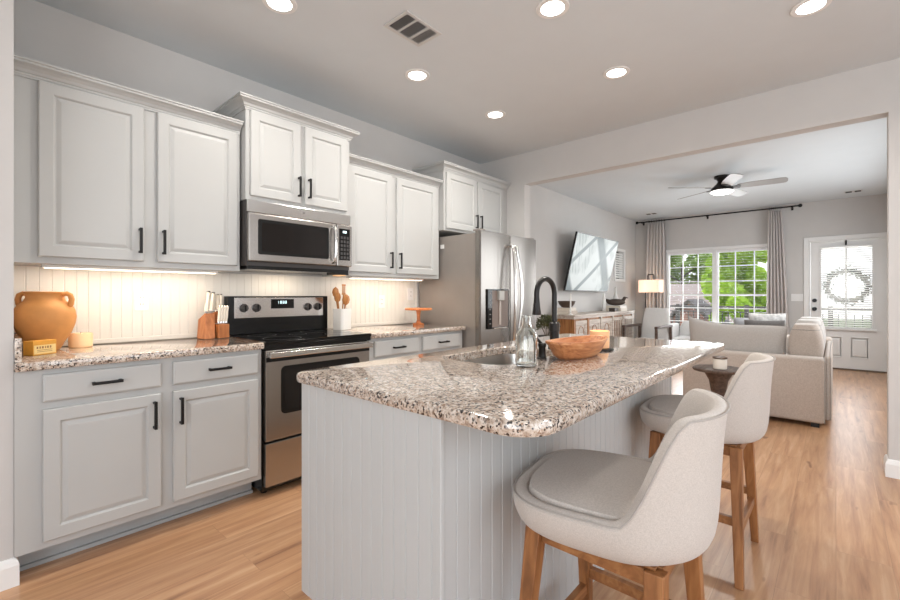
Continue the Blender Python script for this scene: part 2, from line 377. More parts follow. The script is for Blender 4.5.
# ================================================================ ROOM SHELL
YW = 3.117; XF = 9.3; ZC = 2.725; XH = 4.03
b = MB(); b.box(-2.6, XF + 0.14, -2.35, YW + 0.12, -0.1, 0); struct(b.build('floor', floorm), 'light oak plank floor')
b = MB(); b.box(-2.6, XF + 0.14, -2.35, YW + 0.12, ZC, ZC + 0.12); struct(b.build('ceiling', ceilm), 'flat light grey ceiling')
def holed(name, axis, c0, c1, u0, u1, holes, m, lab):
    """wall slab thickness c0..c1 along axis, with rectangular holes (u0,u1,z0,z1)"""
    us = sorted({u0, u1, *[h[0] for h in holes], *[h[1] for h in holes]}); zs = sorted({0, ZC, *[h[2] for h in holes], *[h[3] for h in holes]})
    q = MB()
    for i in range(len(us) - 1):
        for k in range(len(zs) - 1):
            cu = (us[i] + us[i + 1]) / 2; cz = (zs[k] + zs[k + 1]) / 2
            if any(h[0] < cu < h[1] and h[2] < cz < h[3] for h in holes): continue
            if axis == 'X': q.box(c0, c1, us[i], us[i + 1], zs[k], zs[k + 1])
            else: q.box(us[i], us[i + 1], c0, c1, zs[k], zs[k + 1])
    bm_o = q.build(name, m); struct(bm_o, lab)
    bm = bmesh.new(); bm.from_mesh(bm_o.data); bmesh.ops.remove_doubles(bm, verts=bm.verts, dist=1e-5)
    seen = {}
    for f in bm.faces: seen.setdefault(tuple(sorted(v.index for v in f.verts)), []).append(f)
    bmesh.ops.delete(bm, geom=[f for fs in seen.values() if len(fs) > 1 for f in fs], context='FACES'); bm.to_mesh(bm_o.data); bm.free()
    return bm_o
SW = (8.17, 8.62, 1.50, 2.03)
WIN = (0.78, 2.52, 0.38, 2.035); DOOR = (-0.60, 0.335, 0.0, 2.075)
holed('wall_left', 'Y', YW, YW + 0.12, -2.6, XF + 0.14, [SW], wallm, 'greige wall behind the cabinets and television')
holed('wall_far', 'X', XF, XF + 0.14, -0.85, YW, [WIN, DOOR], wallm, 'far living room wall with window and door')
holed('wall_divider', 'X', XH, XH + 0.115, -2.35, YW, [(-0.257, 2.515, 0.0, 2.39)], wallm, 'wall with the wide cased opening into the living room')
b = MB(); b.box(XH + 0.115, XF, -0.97, -0.85, 0, ZC); struct(b.build('wall_right', wallm), 'right living room wall')
holed('wall_side', 'Y', -2.35, -2.23, -2.6, XH, [(-0.5, 2.9, 0.6, 2.4)], wallm, 'kitchen side wall')
holed('wall_behind', 'X', -2.72, -2.6, -2.35, YW, [(-1.9, 0.7, 0.5, 2.4)], wallm, 'wall behind the camera')
# stub wall at the end of the cabinets
b = MB(); b.box(-0.25, 0.133, 2.515, YW, 0, ZC); struct(b.build('wall_stub', wallm), 'wall end beside the left cabinets')

def sweep(mb, path, prof, closed=False):
    """path 2D (x,y) ; prof list of (out, z); out to the right-hand side of the path direction"""
    n = len(path); rs = []
    for i in range(n):
        p = Vector((*path[i], 0))
        d0 = (Vector((*path[i], 0)) - Vector((*path[i - 1], 0))).normalized() if i > 0 else None
        d1 = (Vector((*path[i + 1], 0)) - p).normalized() if i < n - 1 else None
        if d0 is None: d0 = d1
        if d1 is None: d1 = d0
        n0 = Vector((d0.y, -d0.x, 0)); n1 = Vector((d1.y, -d1.x, 0)); m = (n0 + n1); m = m / m.dot(n0) if m.length > 1e-6 else n0
        rs.append([p + m * o + Vector((0, 0, z)) for o, z in prof])
    mb.rings(rs)
    return mb
BB = [(0, 0), (0.016, 0), (0.016, 0.085), (0.012, 0.1), (0.006, 0.112), (0, 0.115)]
def baseboard(name, path, lab):
    q = MB(); sweep(q, path, BB); return struct(q.build(name, white), lab)
baseboard('baseboard_left', [(XH + 0.115, YW), (XF, YW)], 'white baseboard on the left living room wall')
baseboard('baseboard_far', [(XF, YW), (XF, 0.41)], 'white baseboard on the far wall')
baseboard('baseboard_opening', [(XH + 0.115, -0.80), (XH + 0.115, -0.257), (XH, -0.257), (XH, -2.2)][::-1][::-1], 'white baseboard round the right end of the opening')
baseboard('baseboard_stub', [(-0.25, 2.515), (0.133, 2.515), (0.133, 2.64)], 'white baseboard at the stub wall')
baseboard('baseboard_divider', [(XH, YW), (XH, 2.515), (XH + 0.115, 2.515), (XH + 0.115, YW)][::-1], 'white baseboard at the left jamb')

# ---------------------------------------------------------------- window_1 (double unit), window_2, door_1
def win_frame():
    w = bpy.data.objects.new('window_1', None); COL.objects.link(w); w.location = (XF, 1.635, WIN[2]); struct(w, 'white double window with grids facing trees')
    O = w.location
    q = MB(O)
    y0, y1, z0, z1 = WIN
    x0, x1 = XF + 0.03, XF + 0.10
    q.box(x0, x1, y0, y0 + 0.02, z0, z1); q.box(x0, x1, y1 - 0.02, y1, z0, z1)
    q.box(x0, x1, y0 + 0.02, y1 - 0.02, z1 - 0.03, z1); q.box(x0, x1, y0 + 0.02, y1 - 0.02, z0, z0 + 0.04)
    ym = 1.685; q.box(x0 - 0.02, x1, ym - 0.028, ym + 0.028, z0 + 0.04, z1 - 0.03)
    q.build('window_frame', white, w, bevel=0.003)
    q = MB(O)                                          # casing on the wall
    q.box(XF - 0.018, XF - 0.001, y0 - 0.01, y1 + 0.01, z1, z1 + 0.05); q.box(XF - 0.018, XF - 0.001, y0 - 0.06, y0, z0, z1); q.box(XF - 0.018, XF - 0.001, y1, y1 + 0.05, z0, z1)
    q.build('window_casing', white, w, bevel=0.003)
    q = MB(O); q.box(XF - 0.05, XF + 0.03, y0 - 0.08, y1 + 0.08, z0 - 0.03, z0); q.build('window_sill', white, w, bevel=0.004)
    for (a, c) in ((y0 + 0.02, ym - 0.028), (ym + 0.028, y1 - 0.02)):
        zm = 1.19
        for (s0, s1, xo) in ((zm - 0.018, z1 - 0.03, 0.02), (z0 + 0.04, zm + 0.018, 0.0)):
            q = MB(O); t = 0.026; xs0, xs1 = x0 + xo + 0.01, x0 + xo + 0.035
            q.box(xs0, xs1, a, a + t, s0, s1); q.box(xs0, xs1, c - t, c, s0, s1)
            q.box(xs0, xs1, a + t, c - t, s0, s0 + 0.036); q.box(xs0, xs1, a + t, c - t, s1 - t, s1)
            for k in (1, 2):
                yy = a + (c - a) * k / 3; q.box(xs0 + 0.006, xs1 - 0.006, yy - 0.009, yy + 0.009, s0 + 0.036, s1 - t)
                zz = s0 + (s1 - s0) * k / 3; q.box(xs0 + 0.007, xs1 - 0.007, a + t, c - t, zz - 0.009, zz + 0.009)
            sh = q.build('window_sash', white, w, bevel=0.0015)
            g = MB(O); g.box(xs0 + 0.011, xs0 + 0.014, a + t, c - t, s0 + t, s1 - t); g.build('pane', glassm, sh)
        q = MB(O); zz = z0 + 0.1
        while zz < z1 - 0.06:
            q.box(x0 - 0.005, x0 + 0.008, a + 0.01, c - 0.01, zz, zz + 0.0016); zz += 0.05
        q.box(x0 - 0.008, x0 + 0.01, a + 0.008, c - 0.008, z1 - 0.06, z1 - 0.032)
        bl = q.build('window_blind', white, w); bl['label'] = 'open white slat blind'
win_frame()
def small_window():
    x0, x1, z0, z1 = SW; w = bpy.data.objects.new('window_2', None); COL.objects.link(w); w.location = (8.4, YW, z0); struct(w, 'small bright window with blinds on the left wall')
    O = w.location; q = MB(O)
    q.box(x0 - 0.05, x1 + 0.05, YW - 0.02, YW - 0.001, z1, z1 + 0.05); q.box(x0 - 0.05, x1 + 0.05, YW - 0.02, YW - 0.001, z0 - 0.05, z0)
    q.box(x0 - 0.05, x0, YW - 0.02, YW - 0.001, z0, z1); q.box(x1, x1 + 0.05, YW - 0.02, YW - 0.001, z0, z1); q.build('window_casing', white, w, bevel=0.003)
    g = MB(O); g.box(x0, x1, YW + 0.08, YW + 0.084, z0, z1); g.build('pane', glassm, w)
    q = MB(O); zz = z0 + 0.02
    while zz < z1 - 0.03:
        q.add([(x0 + 0.01, YW + 0.012, zz), (x1 - 0.01, YW + 0.012, zz), (x1 - 0.01, YW + 0.02, zz + 0.034), (x0 + 0.01, YW + 0.02, zz + 0.034)], [(0, 1, 2, 3)]); zz += 0.044
    q.build('window_blind', slatm, w, solid=0.002)
small_window()
def front_door():
    y0, y1 = DOOR[0], DOOR[1]
    w = bpy.data.objects.new('door_1', None); COL.objects.link(w); w.location = (XF, (y0 + y1) / 2, 0); struct(w, 'white half glazed entry door with blinds'); O = w.location
    q = MB(O); cw = 0.065
    q.box(XF - 0.02, XF - 0.001, y0 - cw, y0, 0, 2.075 + cw); q.box(XF - 0.02, XF - 0.001, y1, y1 + cw, 0, 2.075 + cw); q.box(XF - 0.02, XF - 0.001, y0, y1, 2.075, 2.075 + cw)
    q.box(XF + 0.001, XF + 0.13, y0, y0 + 0.018, 0, 2.075); q.box(XF + 0.001, XF + 0.13, y1 - 0.018, y1, 0, 2.075); q.box(XF + 0.001, XF + 0.13, y0 + 0.018, y1 - 0.018, 2.057, 2.075)
    q.build('door_frame', white, w, bevel=0.004)
    # leaf with a hole for the glass and one raised panel
    lx0, lx1 = XF + 0.012, XF + 0.055; a, c = y0 + 0.021, y1 - 0.021
    g0, g1, gz0, gz1 = -0.415, 0.178, 0.68, 1.95
    q = MB(O)
    q.box(lx0, lx1, a, g0, 0.025, 2.052); q.box(lx0, lx1, g1, c, 0.025, 2.052); q.box(lx0, lx1, g0, g1, gz1, 2.052); q.box(lx0, lx1, g0, g1, 0.025, gz0)
    leaf = q.build('door_leaf', white, w)
    Mx = Matrix.Translation(Vector((0, 0, 0))) @ Matrix.Rotation(-PI / 2, 4, 'Z')   # panel faces -X : local (x,y)->(y,-x)
    def face_panel(py0, py1, pz0, pz1):
        q = MB(O); prof = [(-0.012, 0.002), (-0.012, -0.006), (0.0, -0.007), (0.012, 0.001), (0.02, 0.001), (0.045, -0.007)]
        q.rings([[(lx0 + d - 0.001, py0 + i, pz0 + i), (lx0 + d - 0.001, py1 - i, pz0 + i), (lx0 + d - 0.001, py1 - i, pz1 - i), (lx0 + d - 0.001, py0 + i, pz1 - i)] for i, d in prof])
        q.build('door_panel', white, w)
    face_panel(-0.38, -0.17, 0.2, 0.52); face_panel(-0.07, 0.14, 0.2, 0.52)
    q = MB(O)
    for (u0, u1, v0, v1) in ((g0 - 0.025, g1 + 0.025, gz1, gz1 + 0.025), (g0 - 0.025, g1 + 0.025, gz0 - 0.025, gz0), (g0 - 0.025, g0, gz0, gz1), (g1, g1 + 0.025, gz0, gz1)): q.box(lx0 - 0.012, lx0 + 0.002, u0, u1, v0, v1)
    q.build('glass_surround', white, w, bevel=0.003)
    q = MB(O); q.box(lx0 + 0.012, lx0 + 0.028, (g0 + g1) / 2 - 0.01, (g0 + g1) / 2 + 0.01, gz0, gz1)
    q.build('door_muntin', white, w)
    q = MB(O); q.box(lx0 + 0.03, lx0 + 0.034, g0, g1, gz0, gz1); q.build('pane', glassm, w)
    q = MB(O); zz = gz0 - 0.01
    while zz < gz1 - 0.02:
        q.add([(lx0 - 0.03, g0 + 0.0, zz), (lx0 - 0.03, g1 - 0.0, zz), (lx0 - 0.016, g1 - 0.0, zz + 0.021), (lx0 - 0.016, g0 + 0.0, zz + 0.021)], [(0, 1, 2, 3)]); zz += 0.033
    bl = q.build('door_blind', slatm, w, solid=0.0015); bl['label'] = 'white tilted slat blind'
    q = MB(O); q.box(lx0 - 0.045, lx0 - 0.013, g0 - 0.05, g1 + 0.02, gz0 - 0.05, gz0 - 0.022); q.build('blind_rail', white, w, bevel=0.004)
    q = MB(O); q.box(lx0 - 0.04, lx0 - 0.013, g0 - 0.02, g1 + 0.02, gz1 + 0.0, gz1 + 0.03); q.build('blind_headrail', white, w, bevel=0.004)
    for z in (0.96, 1.10):
        q = MB(O); q.tube([(lx0 - 0.001, c - 0.05, z), (lx0 - 0.012, c - 0.05, z), (lx0 - 0.02, c - 0.05, z), (lx0 - 0.06 if z < 1 else lx0 - 0.03, c - 0.05, z)], [0.032, 0.032, 0.016 if z < 1 else 0.028, 0.028], 16)
        k = q.build('door_knob' if z < 1 else 'deadbolt', black, w, smooth=True); k['label'] = 'black round ' + ('door knob' if z < 1 else 'deadbolt')
    for z in (0.25, 1.05, 1.83):
        q = MB(O); q.box(XF - 0.028, XF - 0.0205, y0 + 0.002, y0 + 0.02, z - 0.045, z + 0.045); q.tube([(XF - 0.03, y0 + 0.012, z - 0.05), (XF - 0.03, y0 + 0.012, z + 0.05)], 0.006, 8)
        k = q.build('hinge', black, w); k['label'] = 'black hinge'
    q = MB(O); q.box(XF - 0.0, lx1 + 0.07, y0 + 0.019, y1 - 0.019, 0.001, 0.022); q.build('threshold', mat('threshold_metal', rgb(120, 105, 90), 0.4, metal=0.5), w)
front_door()
q = MB((XF, -0.130, 2.0)); q.box(XF - 0.012, XF + 0.010, -0.128, -0.108, 1.98, 2.062); q.box(XF - 0.03, XF - 0.012, -0.128, -0.108, 1.98, 1.988); q.box(XF - 0.03, XF - 0.024, -0.128, -0.108, 1.988, 2.005)
tag(q.build('wreath_hook', black, loc=(XF, -0.130, 2.0), bevel=0.001), 'small black wreath hook over the top of the entry door', 'hook')
def wreath():
    c = Vector((XF + 0.12, -0.130, 1.33)); w = thing('door_wreath', 'round green leaf wreath seen through the entry door blinds', 'wreath', c)
    q = MB(); 
    for k in range(420):
        a = random.uniform(0, 2 * PI); r = 0.245 + random.gauss(0, 0.03); p = Vector((random.gauss(0, 0.015), r * math.cos(a), r * math.sin(a)))
        d = Vector((random.gauss(0, 0.4), -math.sin(a) + random.gauss(0, 0.5), math.cos(a) + random.gauss(0, 0.5))).normalized(); s = Vector((random.gauss(0, 1), random.gauss(0, 1), random.gauss(0, 1))).cross(d).normalized()
        q.add([p - d * 0.035, p + s * 0.012, p + d * 0.035, p - s * 0.012], [(0, 1, 2, 3)])
    q.build('leaves', mat('wreath_leaf', rgb(70, 82, 62), 0.7, var=0.3), w)
    q = MB(); q.tube([(0, 0.24 * math.cos(a * PI / 12), 0.24 * math.sin(a * PI / 12)) for a in range(24)], 0.022, 8, closed=True); q.build('ring', mat('wreath_ring', rgb(80, 76, 58), 0.8), w)
    q = MB(); q.tube([(0, 0, 0.25), (0, 0, 0.66)], 0.004, 6); q.build('ribbon', black, w)
wreath()

# ================================================================ CABINETS
DP = [(0, 0.0205), (0, 0.004), (0.004, 0), (0.052, 0), (0.056, 0.003), (0.060, 0.009), (0.064, 0.009), (0.080, 0.003), (0.083, 0.0025)]
DF = [(0, 0.0205), (0, 0.006), (0.002, 0.003), (0.009, 0.0)]
def pull(parent, O, p, vertical=True, L=0.135, n=-1):
    """black bar pull standing 3 cm off a -Y facing front at point p (centre, on the face)"""
    q = MB(O); L = L if vertical else 0.112; x, y, z = p; s = L / 2; t = 0.0065
    if vertical:
        q.box(x - t, x + t, y - 0.034, y - 0.024, z - s, z + s)
        for k in (-1, 1): q.box(x - t, x + t, y - 0.025, y - 0.0005, z + k * (s - 0.008) - 0.0055, z + k * (s - 0.008) + 0.0055)
    else:
        q.box(x - s, x + s, y - 0.034, y - 0.024, z - t, z + t)
        for k in (-1, 1): q.box(x + k * (s - 0.008) - 0.0055, x + k * (s - 0.008) + 0.0055, y - 0.025, y - 0.0005, z - t, z + t)
    h = q.build('handle', pullm, parent, bevel=0.0012); h['label'] = 'black square bar handle'; return h
def door(parent, O, x0, x1, z0, z1, yf, hx, hz):
    q = MB(O); q.panel(x0, x1, z0, z1, yf, DP); d = q.build('door', cab, parent); pull(d, O, (hx, yf, hz)); return d
def drawer(parent, O, x0, x1, z0, z1, yf):
    q = MB(O); q.panel(x0, x1, z0, z1, yf, DF); d = q.build('drawer', cab, parent); pull(d, O, ((x0 + x1) / 2, yf, (z0 + z1) / 2), False); return d
CR = [(0, -0.052), (0.006, -0.052), (0.006, -0.045), (0.010, -0.040), (0.010, -0.034), (0.016, -0.030), (0.022, -0.018), (0.034, -0.008), (0.046, -0.003), (0.052, 0.0), (0.052, 0.010), (0.058, 0.012), (0.058, 0.020), (0, 0.020)]

def base_cab(name, label, x0, x1, units, group):
    O = Vector(((x0 + x1) / 2, 2.8, 0)); t = thing(name, label, 'base cabinet', O, group=group)
    q = MB(O); q.box(x0, x1, 2.507, YW - 0.003, 0.115, 0.874); q.build('body', cab, t)
    q = MB(O); q.box(x0, x1, 2.635, YW - 0.003, 0.001, 0.1149); q.box(x0, x1, 2.618, 2.6345, 0.001, 0.018); q.build('toe_kick', toek, t)
    for a, c, side in units:
        drawer(t, O, a, c, 0.737, 0.853, 2.486)
        door(t, O, a, c, 0.147, 0.705, 2.486, (c - 0.03) if side == 'R' else (a + 0.032), 0.605)
    return t
base_cab('base_cabinet', 'grey painted base cabinet of two doors and two drawers left of the range', 0.134, 1.152, [(0.218, 0.646, 'R'), (0.698, 1.13, 'L')], 'grey base cabinets along the wall')
base_cab('base_cabinet', 'grey painted base cabinet between the range and the refrigerator', 1.938, 2.975, [(1.975, 2.415, 'R'), (2.465, 2.925, 'L')], 'grey base cabinets along the wall')

def upper(label, x0, x1, z0, z1, yf, doors, retL, retR, crownz, hz=0.108):
    O = Vector(((x0 + x1) / 2, 3.0, z0)); t = thing('wall_cabinet', label, 'wall cabinet', O, group='grey wall cabinets')
    q = MB(O); q.box(x0, x1, yf, YW - 0.003, z0, z1); q.build('body', cab, t)
    q = MB(O); path = [(x0, yf), (x1, yf)]
    if retL: path = [(x0, YW - 0.004)] + path
    if retR: path = path + [(x1, YW - 0.004)]
    sweep(q, path, [(o + 0.0005, z + crownz - 0.02) for o, z in CR]); q.build('crown_moulding', cab, t)
    for a, c, z_0, z_1, side in doors:
        door(t, O, a, c, z_0, z_1, yf - 0.021, (c - 0.020) if side == 'R' else (a + 0.026), z_0 + hz)
    return t
upper('grey two door wall cabinet at the far left above the clay jar', 0.134, 1.150, 1.34, 2.23, 2.80, [(0.228, 0.643, 1.372, 2.197, 'R'), (0.705, 1.131, 1.372, 2.197, 'L')], False, False, 2.268)
upper('tall grey wall cabinet directly above the microwave', 1.160, 1.928, 1.788, 2.38, 2.736, [(1.184, 1.523, 1.812, 2.345, 'R'), (1.553, 1.897, 1.812, 2.345, 'L')], True, True, 2.418)
upper('grey two door wall cabinet between the microwave and the refrigerator', 1.9285, 2.978, 1.34, 2.22, 2.80, [(1.953, 2.389, 1.372, 2.187, 'R'), (2.442, 2.931, 1.372, 2.187, 'L')], False, False, 2.262)
upper('short grey wall cabinet above the refrigerator with crown top', 2.985, 4.024, 1.80, 2.385, 2.742, [(3.008, 3.464, 1.822, 2.347, 'R'), (3.490, 3.935, 1.822, 2.347, 'L')], True, False, 2.427)

# countertops along the wall
def slab(mb, pts_fn, z0, z1, r=0.008):
    rs = []
    for i, z in ((r, z0), (r * 0.3, z0 + r * 0.3), (0, z0 + r), (0, z1 - r), (r * 0.3, z1 - r * 0.3), (r, z1)):
        rs.append([(x, y, z) for x, y, _ in pts_fn(i)])
    mb.rings(rs)
O = Vector((0.64, 2.8, 0.876)); q = MB(O); slab(q, lambda i: rrect(0.134 + i, 1.156 - i, 2.472 + i, YW - 0.002 - i, 0.004 , 3), 0.8755, 0.914)
t = tag(q.build('granite_countertop', granite, loc=O, smooth=True), 'speckled beige granite countertop left of the range, under the clay jar', 'countertop', 'granite wall countertops')
q = MB(O); q.box(0.1345, 0.156, 2.500, YW - 0.003, 0.9145, 1.012); q.build('side_splash', granite, t, bevel=0.002)
O = Vector((2.45, 2.8, 0.876)); q = MB(O); slab(q, lambda i: rrect(1.9315 + i, 2.987 - i, 2.472 + i, YW - 0.002 - i, (0.004, 0.012, 0.004, 0.004), 3), 0.8755, 0.914)
tag(q.build('granite_countertop', granite, loc=O, smooth=True), 'speckled beige granite countertop right of the range, under the wooden cake stand', 'countertop', 'granite wall countertops')

# beadboard backsplash
def beadboard(mb, p0, p1, z0, z1, nrm, pitch=0.05, t=0.008, w=0.003, dp=0.003):
    """vertical V grooves; p0->p1 in plan, nrm outward normal"""
    p0 = Vector((*p0, 0)); p1 = Vector((*p1, 0)); d = p1 - p0; L = d.length; d.normalize(); n = Vector((*nrm, 0))
    pts = [(0, t)]; s = pitch
    while s < L - 0.01:
        pts += [(s - w, t), (s - w * 0.35, t - dp), (s + w * 0.35, t - dp), (s + w, t)]; s += pitch
    pts += [(L, t)]
    pts = [p0 + d * a + n * b_ for a, b_ in pts]
    front = [[(p.x, p.y, z) for p in pts] for z in (z0, z1)]
    m = len(pts); vs = front[0] + front[1] + [tuple(p0) [:2] + (z0,), tuple(p1)[:2] + (z0,), tuple(p1)[:2] + (z1,), tuple(p0)[:2] + (z1,)]
    fs = [(i, i + 1, m + i + 1, m + i) for i in range(m - 1)]
    fs += [(2 * m, 0, m, 2 * m + 3), (m - 1, 2 * m + 1, 2 * m + 2, 2 * m - 1), tuple([2 * m + 3] + list(range(m, 2 * m)) + [2 * m + 2]), tuple([2 * m + 1] + list(range(m - 1, -1, -1)) + [2 * m]), (2 * m, 2 * m + 3, 2 * m + 2, 2 * m + 1)]
    mb.add(vs, fs)
q = MB(); beadboard(q, (0.157, YW - 0.0005), (2.99, YW - 0.0005), 0.9155, 1.339, (0, -1)); struct(q.build('trim_1', splashm), 'off white beadboard backsplash')
q = MB(); q.box(0.157, 1.158, YW - 0.0205, YW - 0.009, 0.9142, 0.942); q.box(1.95, 2.985, YW - 0.0205, YW - 0.009, 0.9142, 0.942); struct(q.build('trim_2', splashm, bevel=0.004), 'narrow moulding at the foot of the backsplash')
def outlet(x, z, lab):
    O = Vector((x, YW - 0.009, z)); t = thing('wall_outlet', lab, 'outlet', O, group='outlets on the backsplash')
    q = MB(); q.panel(-0.037, 0.037, -0.058, 0.058, -0.005, [(0, 0.005), (0, 0.002), (0.003, 0)]); q.build('cover_plate', white, t)
    for s in (-1, 1):
        q = MB(); q.box(-0.016, 0.016, -0.0075, -0.0052, s * 0.02 - 0.014, s * 0.02 + 0.014); r = q.build('receptacle', white, t, bevel=0.001)
        q = MB(); q.box(-0.007, -0.005, -0.0082, -0.0074, s * 0.02 - 0.005, s * 0.02 + 0.005); q.box(0.005, 0.007, -0.0082, -0.0074, s * 0.02 - 0.005, s * 0.02 + 0.005); q.build('slot', black, r)
outlet(0.705, 1.155, 'white outlet on the beadboard between clay jar and knife block')
outlet(2.54, 1.13, 'white outlet on the beadboard between utensil crock and cake stand')
outlet(2.90, 1.20, 'white outlet on the beadboard just above the cake stand')
# under-cabinet strips
for x0, x1, lab, pw in ((0.25, 1.05, 'slim warm light strip under the far left wall cabinet', 2.6), (2.05, 2.85, 'slim warm light strip under the wall cabinet right of the microwave', 2.3)):
    O = Vector(((x0 + x1) / 2, 2.90, 1.339)); t = thing('undercabinet_light', lab, 'light strip', O, group='under-cabinet light strips')
    q = MB(O); q.box(x0, x1, 2.875, 2.925, 1.325, 1.3395); q.build('housing', white, t)
    q = MB(O); q.box(x0 + 0.01, x1 - 0.01, 2.885, 2.915, 1.322, 1.3249); q.build('diffuser', mat('strip_diffuser', rgb(255, 240, 215), 0.5, emit=(1, 0.86, 0.66, 1), estr=4), t)
    area('strip_lamp', (0, 0, -0.019), (0, 0.35, -1), x1 - x0 - 0.04, 0.03, pw, (1.0, 0.84, 0.68), parent=t)

# ================================================================ RANGE
def make_range():
    O = Vector((1.545, 2.78, 0)); t = thing('electric_range', 'stainless and black electric range between the base cabinets', 'range', O)
    x0, x1 = 1.162, 1.926
    q = MB(O); q.box(x0, x1, 2.52, 3.09, 0.03, 0.895); q.build('body', black, t)
    for x in (x0 + 0.04, x1 - 0.04):
        for y in (2.58, 3.04): q = MB(O); q.tube([(x, y, 0), (x, y, 0.0299)], 0.018, 10); q.build('foot', black, t)
    q = MB(O); q.box(x0 - 0.0, x1 + 0.0, 2.468, 3.04, 0.8955, 0.918); q.build('cooktop', blackglass, t, bevel=0.004)
    ct = t.children[-1] if t.children else None
    for (bx, by, r) in ((1.34, 2.62, 0.115), (1.75, 2.62, 0.09), (1.34, 2.90, 0.09), (1.75, 2.90, 0.115), (1.545, 2.80, 0.06)):
        q = MB(O); q.lathe([(r, 0), (r, 0.0004), (r - 0.003, 0.0004), (r - 0.003, 0)], (bx, by, 0.9181), 40, cap0=False, cap1=False); q.build('burner_ring', mat('burner_mark', rgb(70, 68, 66), 0.3), t)
    q = MB(O); q.box(x0, x1, 2.478, 2.52, 0.868, 0.895); q.build('front_trim', black, t)
    # oven door : stainless slab with a rounded dark window
    q = MB(O); q.box(x0 + 0.006, x1 - 0.006, 2.482, 2.519, 0.330, 0.862); od = q.build('oven_door', steel, t, bevel=0.004)
    q = MB(O); r = rrect(1.262, 1.832, 0.475, 0.762, 0.03)
    q.rings([[(x, y_, z) for x, z, _ in r] for y_ in (2.4815, 2.4795)]); q.build('oven_window_frame', black, od)
    q = MB(O); r = rrect(1.285, 1.809, 0.498, 0.74, 0.022); q.rings([[(x, y_, z) for x, z, _ in r] for y_ in (2.4794, 2.4785)]); q.build('oven_window', ovenglass, od)
    q = MB(O); q.box(x0 + 0.008, x1 - 0.008, 2.4795, 2.4818, 0.795, 0.822); q.build('vent_strip', black, od)
    q = MB(O); q.box(x0 + 0.012, x1 - 0.012, 2.432, 2.450, 0.822, 0.856)
    for x in (x0 + 0.03, x1 - 0.03): q.box(x - 0.018, x + 0.018, 2.449, 2.4819, 0.828, 0.850)
    q.build('oven_handle', steel_h, od, bevel=0.004)
    q = MB(O); q.box(x0 + 0.006, x1 - 0.006, 2.482, 2.519, 0.062, 0.316); q.build('storage_drawer', steel, t, bevel=0.004)
    # backguard
    q = MB(O); q.box(x0 + 0.01, x1 + 0.012, 3.045, 3.107, 0.9182, 1.182); bg = q.build('backguard', black, t, bevel=0.004)
    q = MB(O); q.box(1.212, 1.892, 3.036, 3.0448, 1.03, 1.172); q.build('control_panel', steel_h, bg, bevel=0.002)
    for x in (1.275, 1.362, 1.757, 1.842):
        q = MB(O); q.tube([(x, 3.0358, 1.10), (x, 3.028, 1.10), (x, 3.0279, 1.10), (x, 3.008, 1.10)], [0.03, 0.029, 0.024, 0.022], 20); k = q.build('control_knob', knobm, bg, smooth=True); k['label'] = 'dark metal burner knob'
        q = MB(O); q.box(x - 0.004, x + 0.004, 3.000, 3.0079, 1.079, 1.121); q.build('knob_grip', black, k)
    q = MB(O); q.box(1.468, 1.642, 3.0325, 3.0358, 1.092, 1.160); dp = q.build('display', blackglass, bg)
    q = MB(O)
    for k, (dx, seg) in enumerate(((-0.03, 'l'), (-0.012, '8'), (0.008, '8'), (0.026, '8'))):
        cx = 1.552 + dx
        if seg == 'l': q.box(cx - 0.001, cx + 0.001, 3.0318, 3.0324, 1.128, 1.146)
        else:
            for zz in (1.128, 1.137, 1.146): q.box(cx - 0.005, cx + 0.005, 3.0318, 3.0324, zz - 0.001, zz + 0.001)
            q.box(cx - 0.006, cx - 0.004, 3.0318, 3.0324, 1.128, 1.146); q.box(cx + 0.004, cx + 0.006, 3.0318, 3.0324, 1.128, 1.146)
    q.build('display_digits', digits, dp)
make_range()

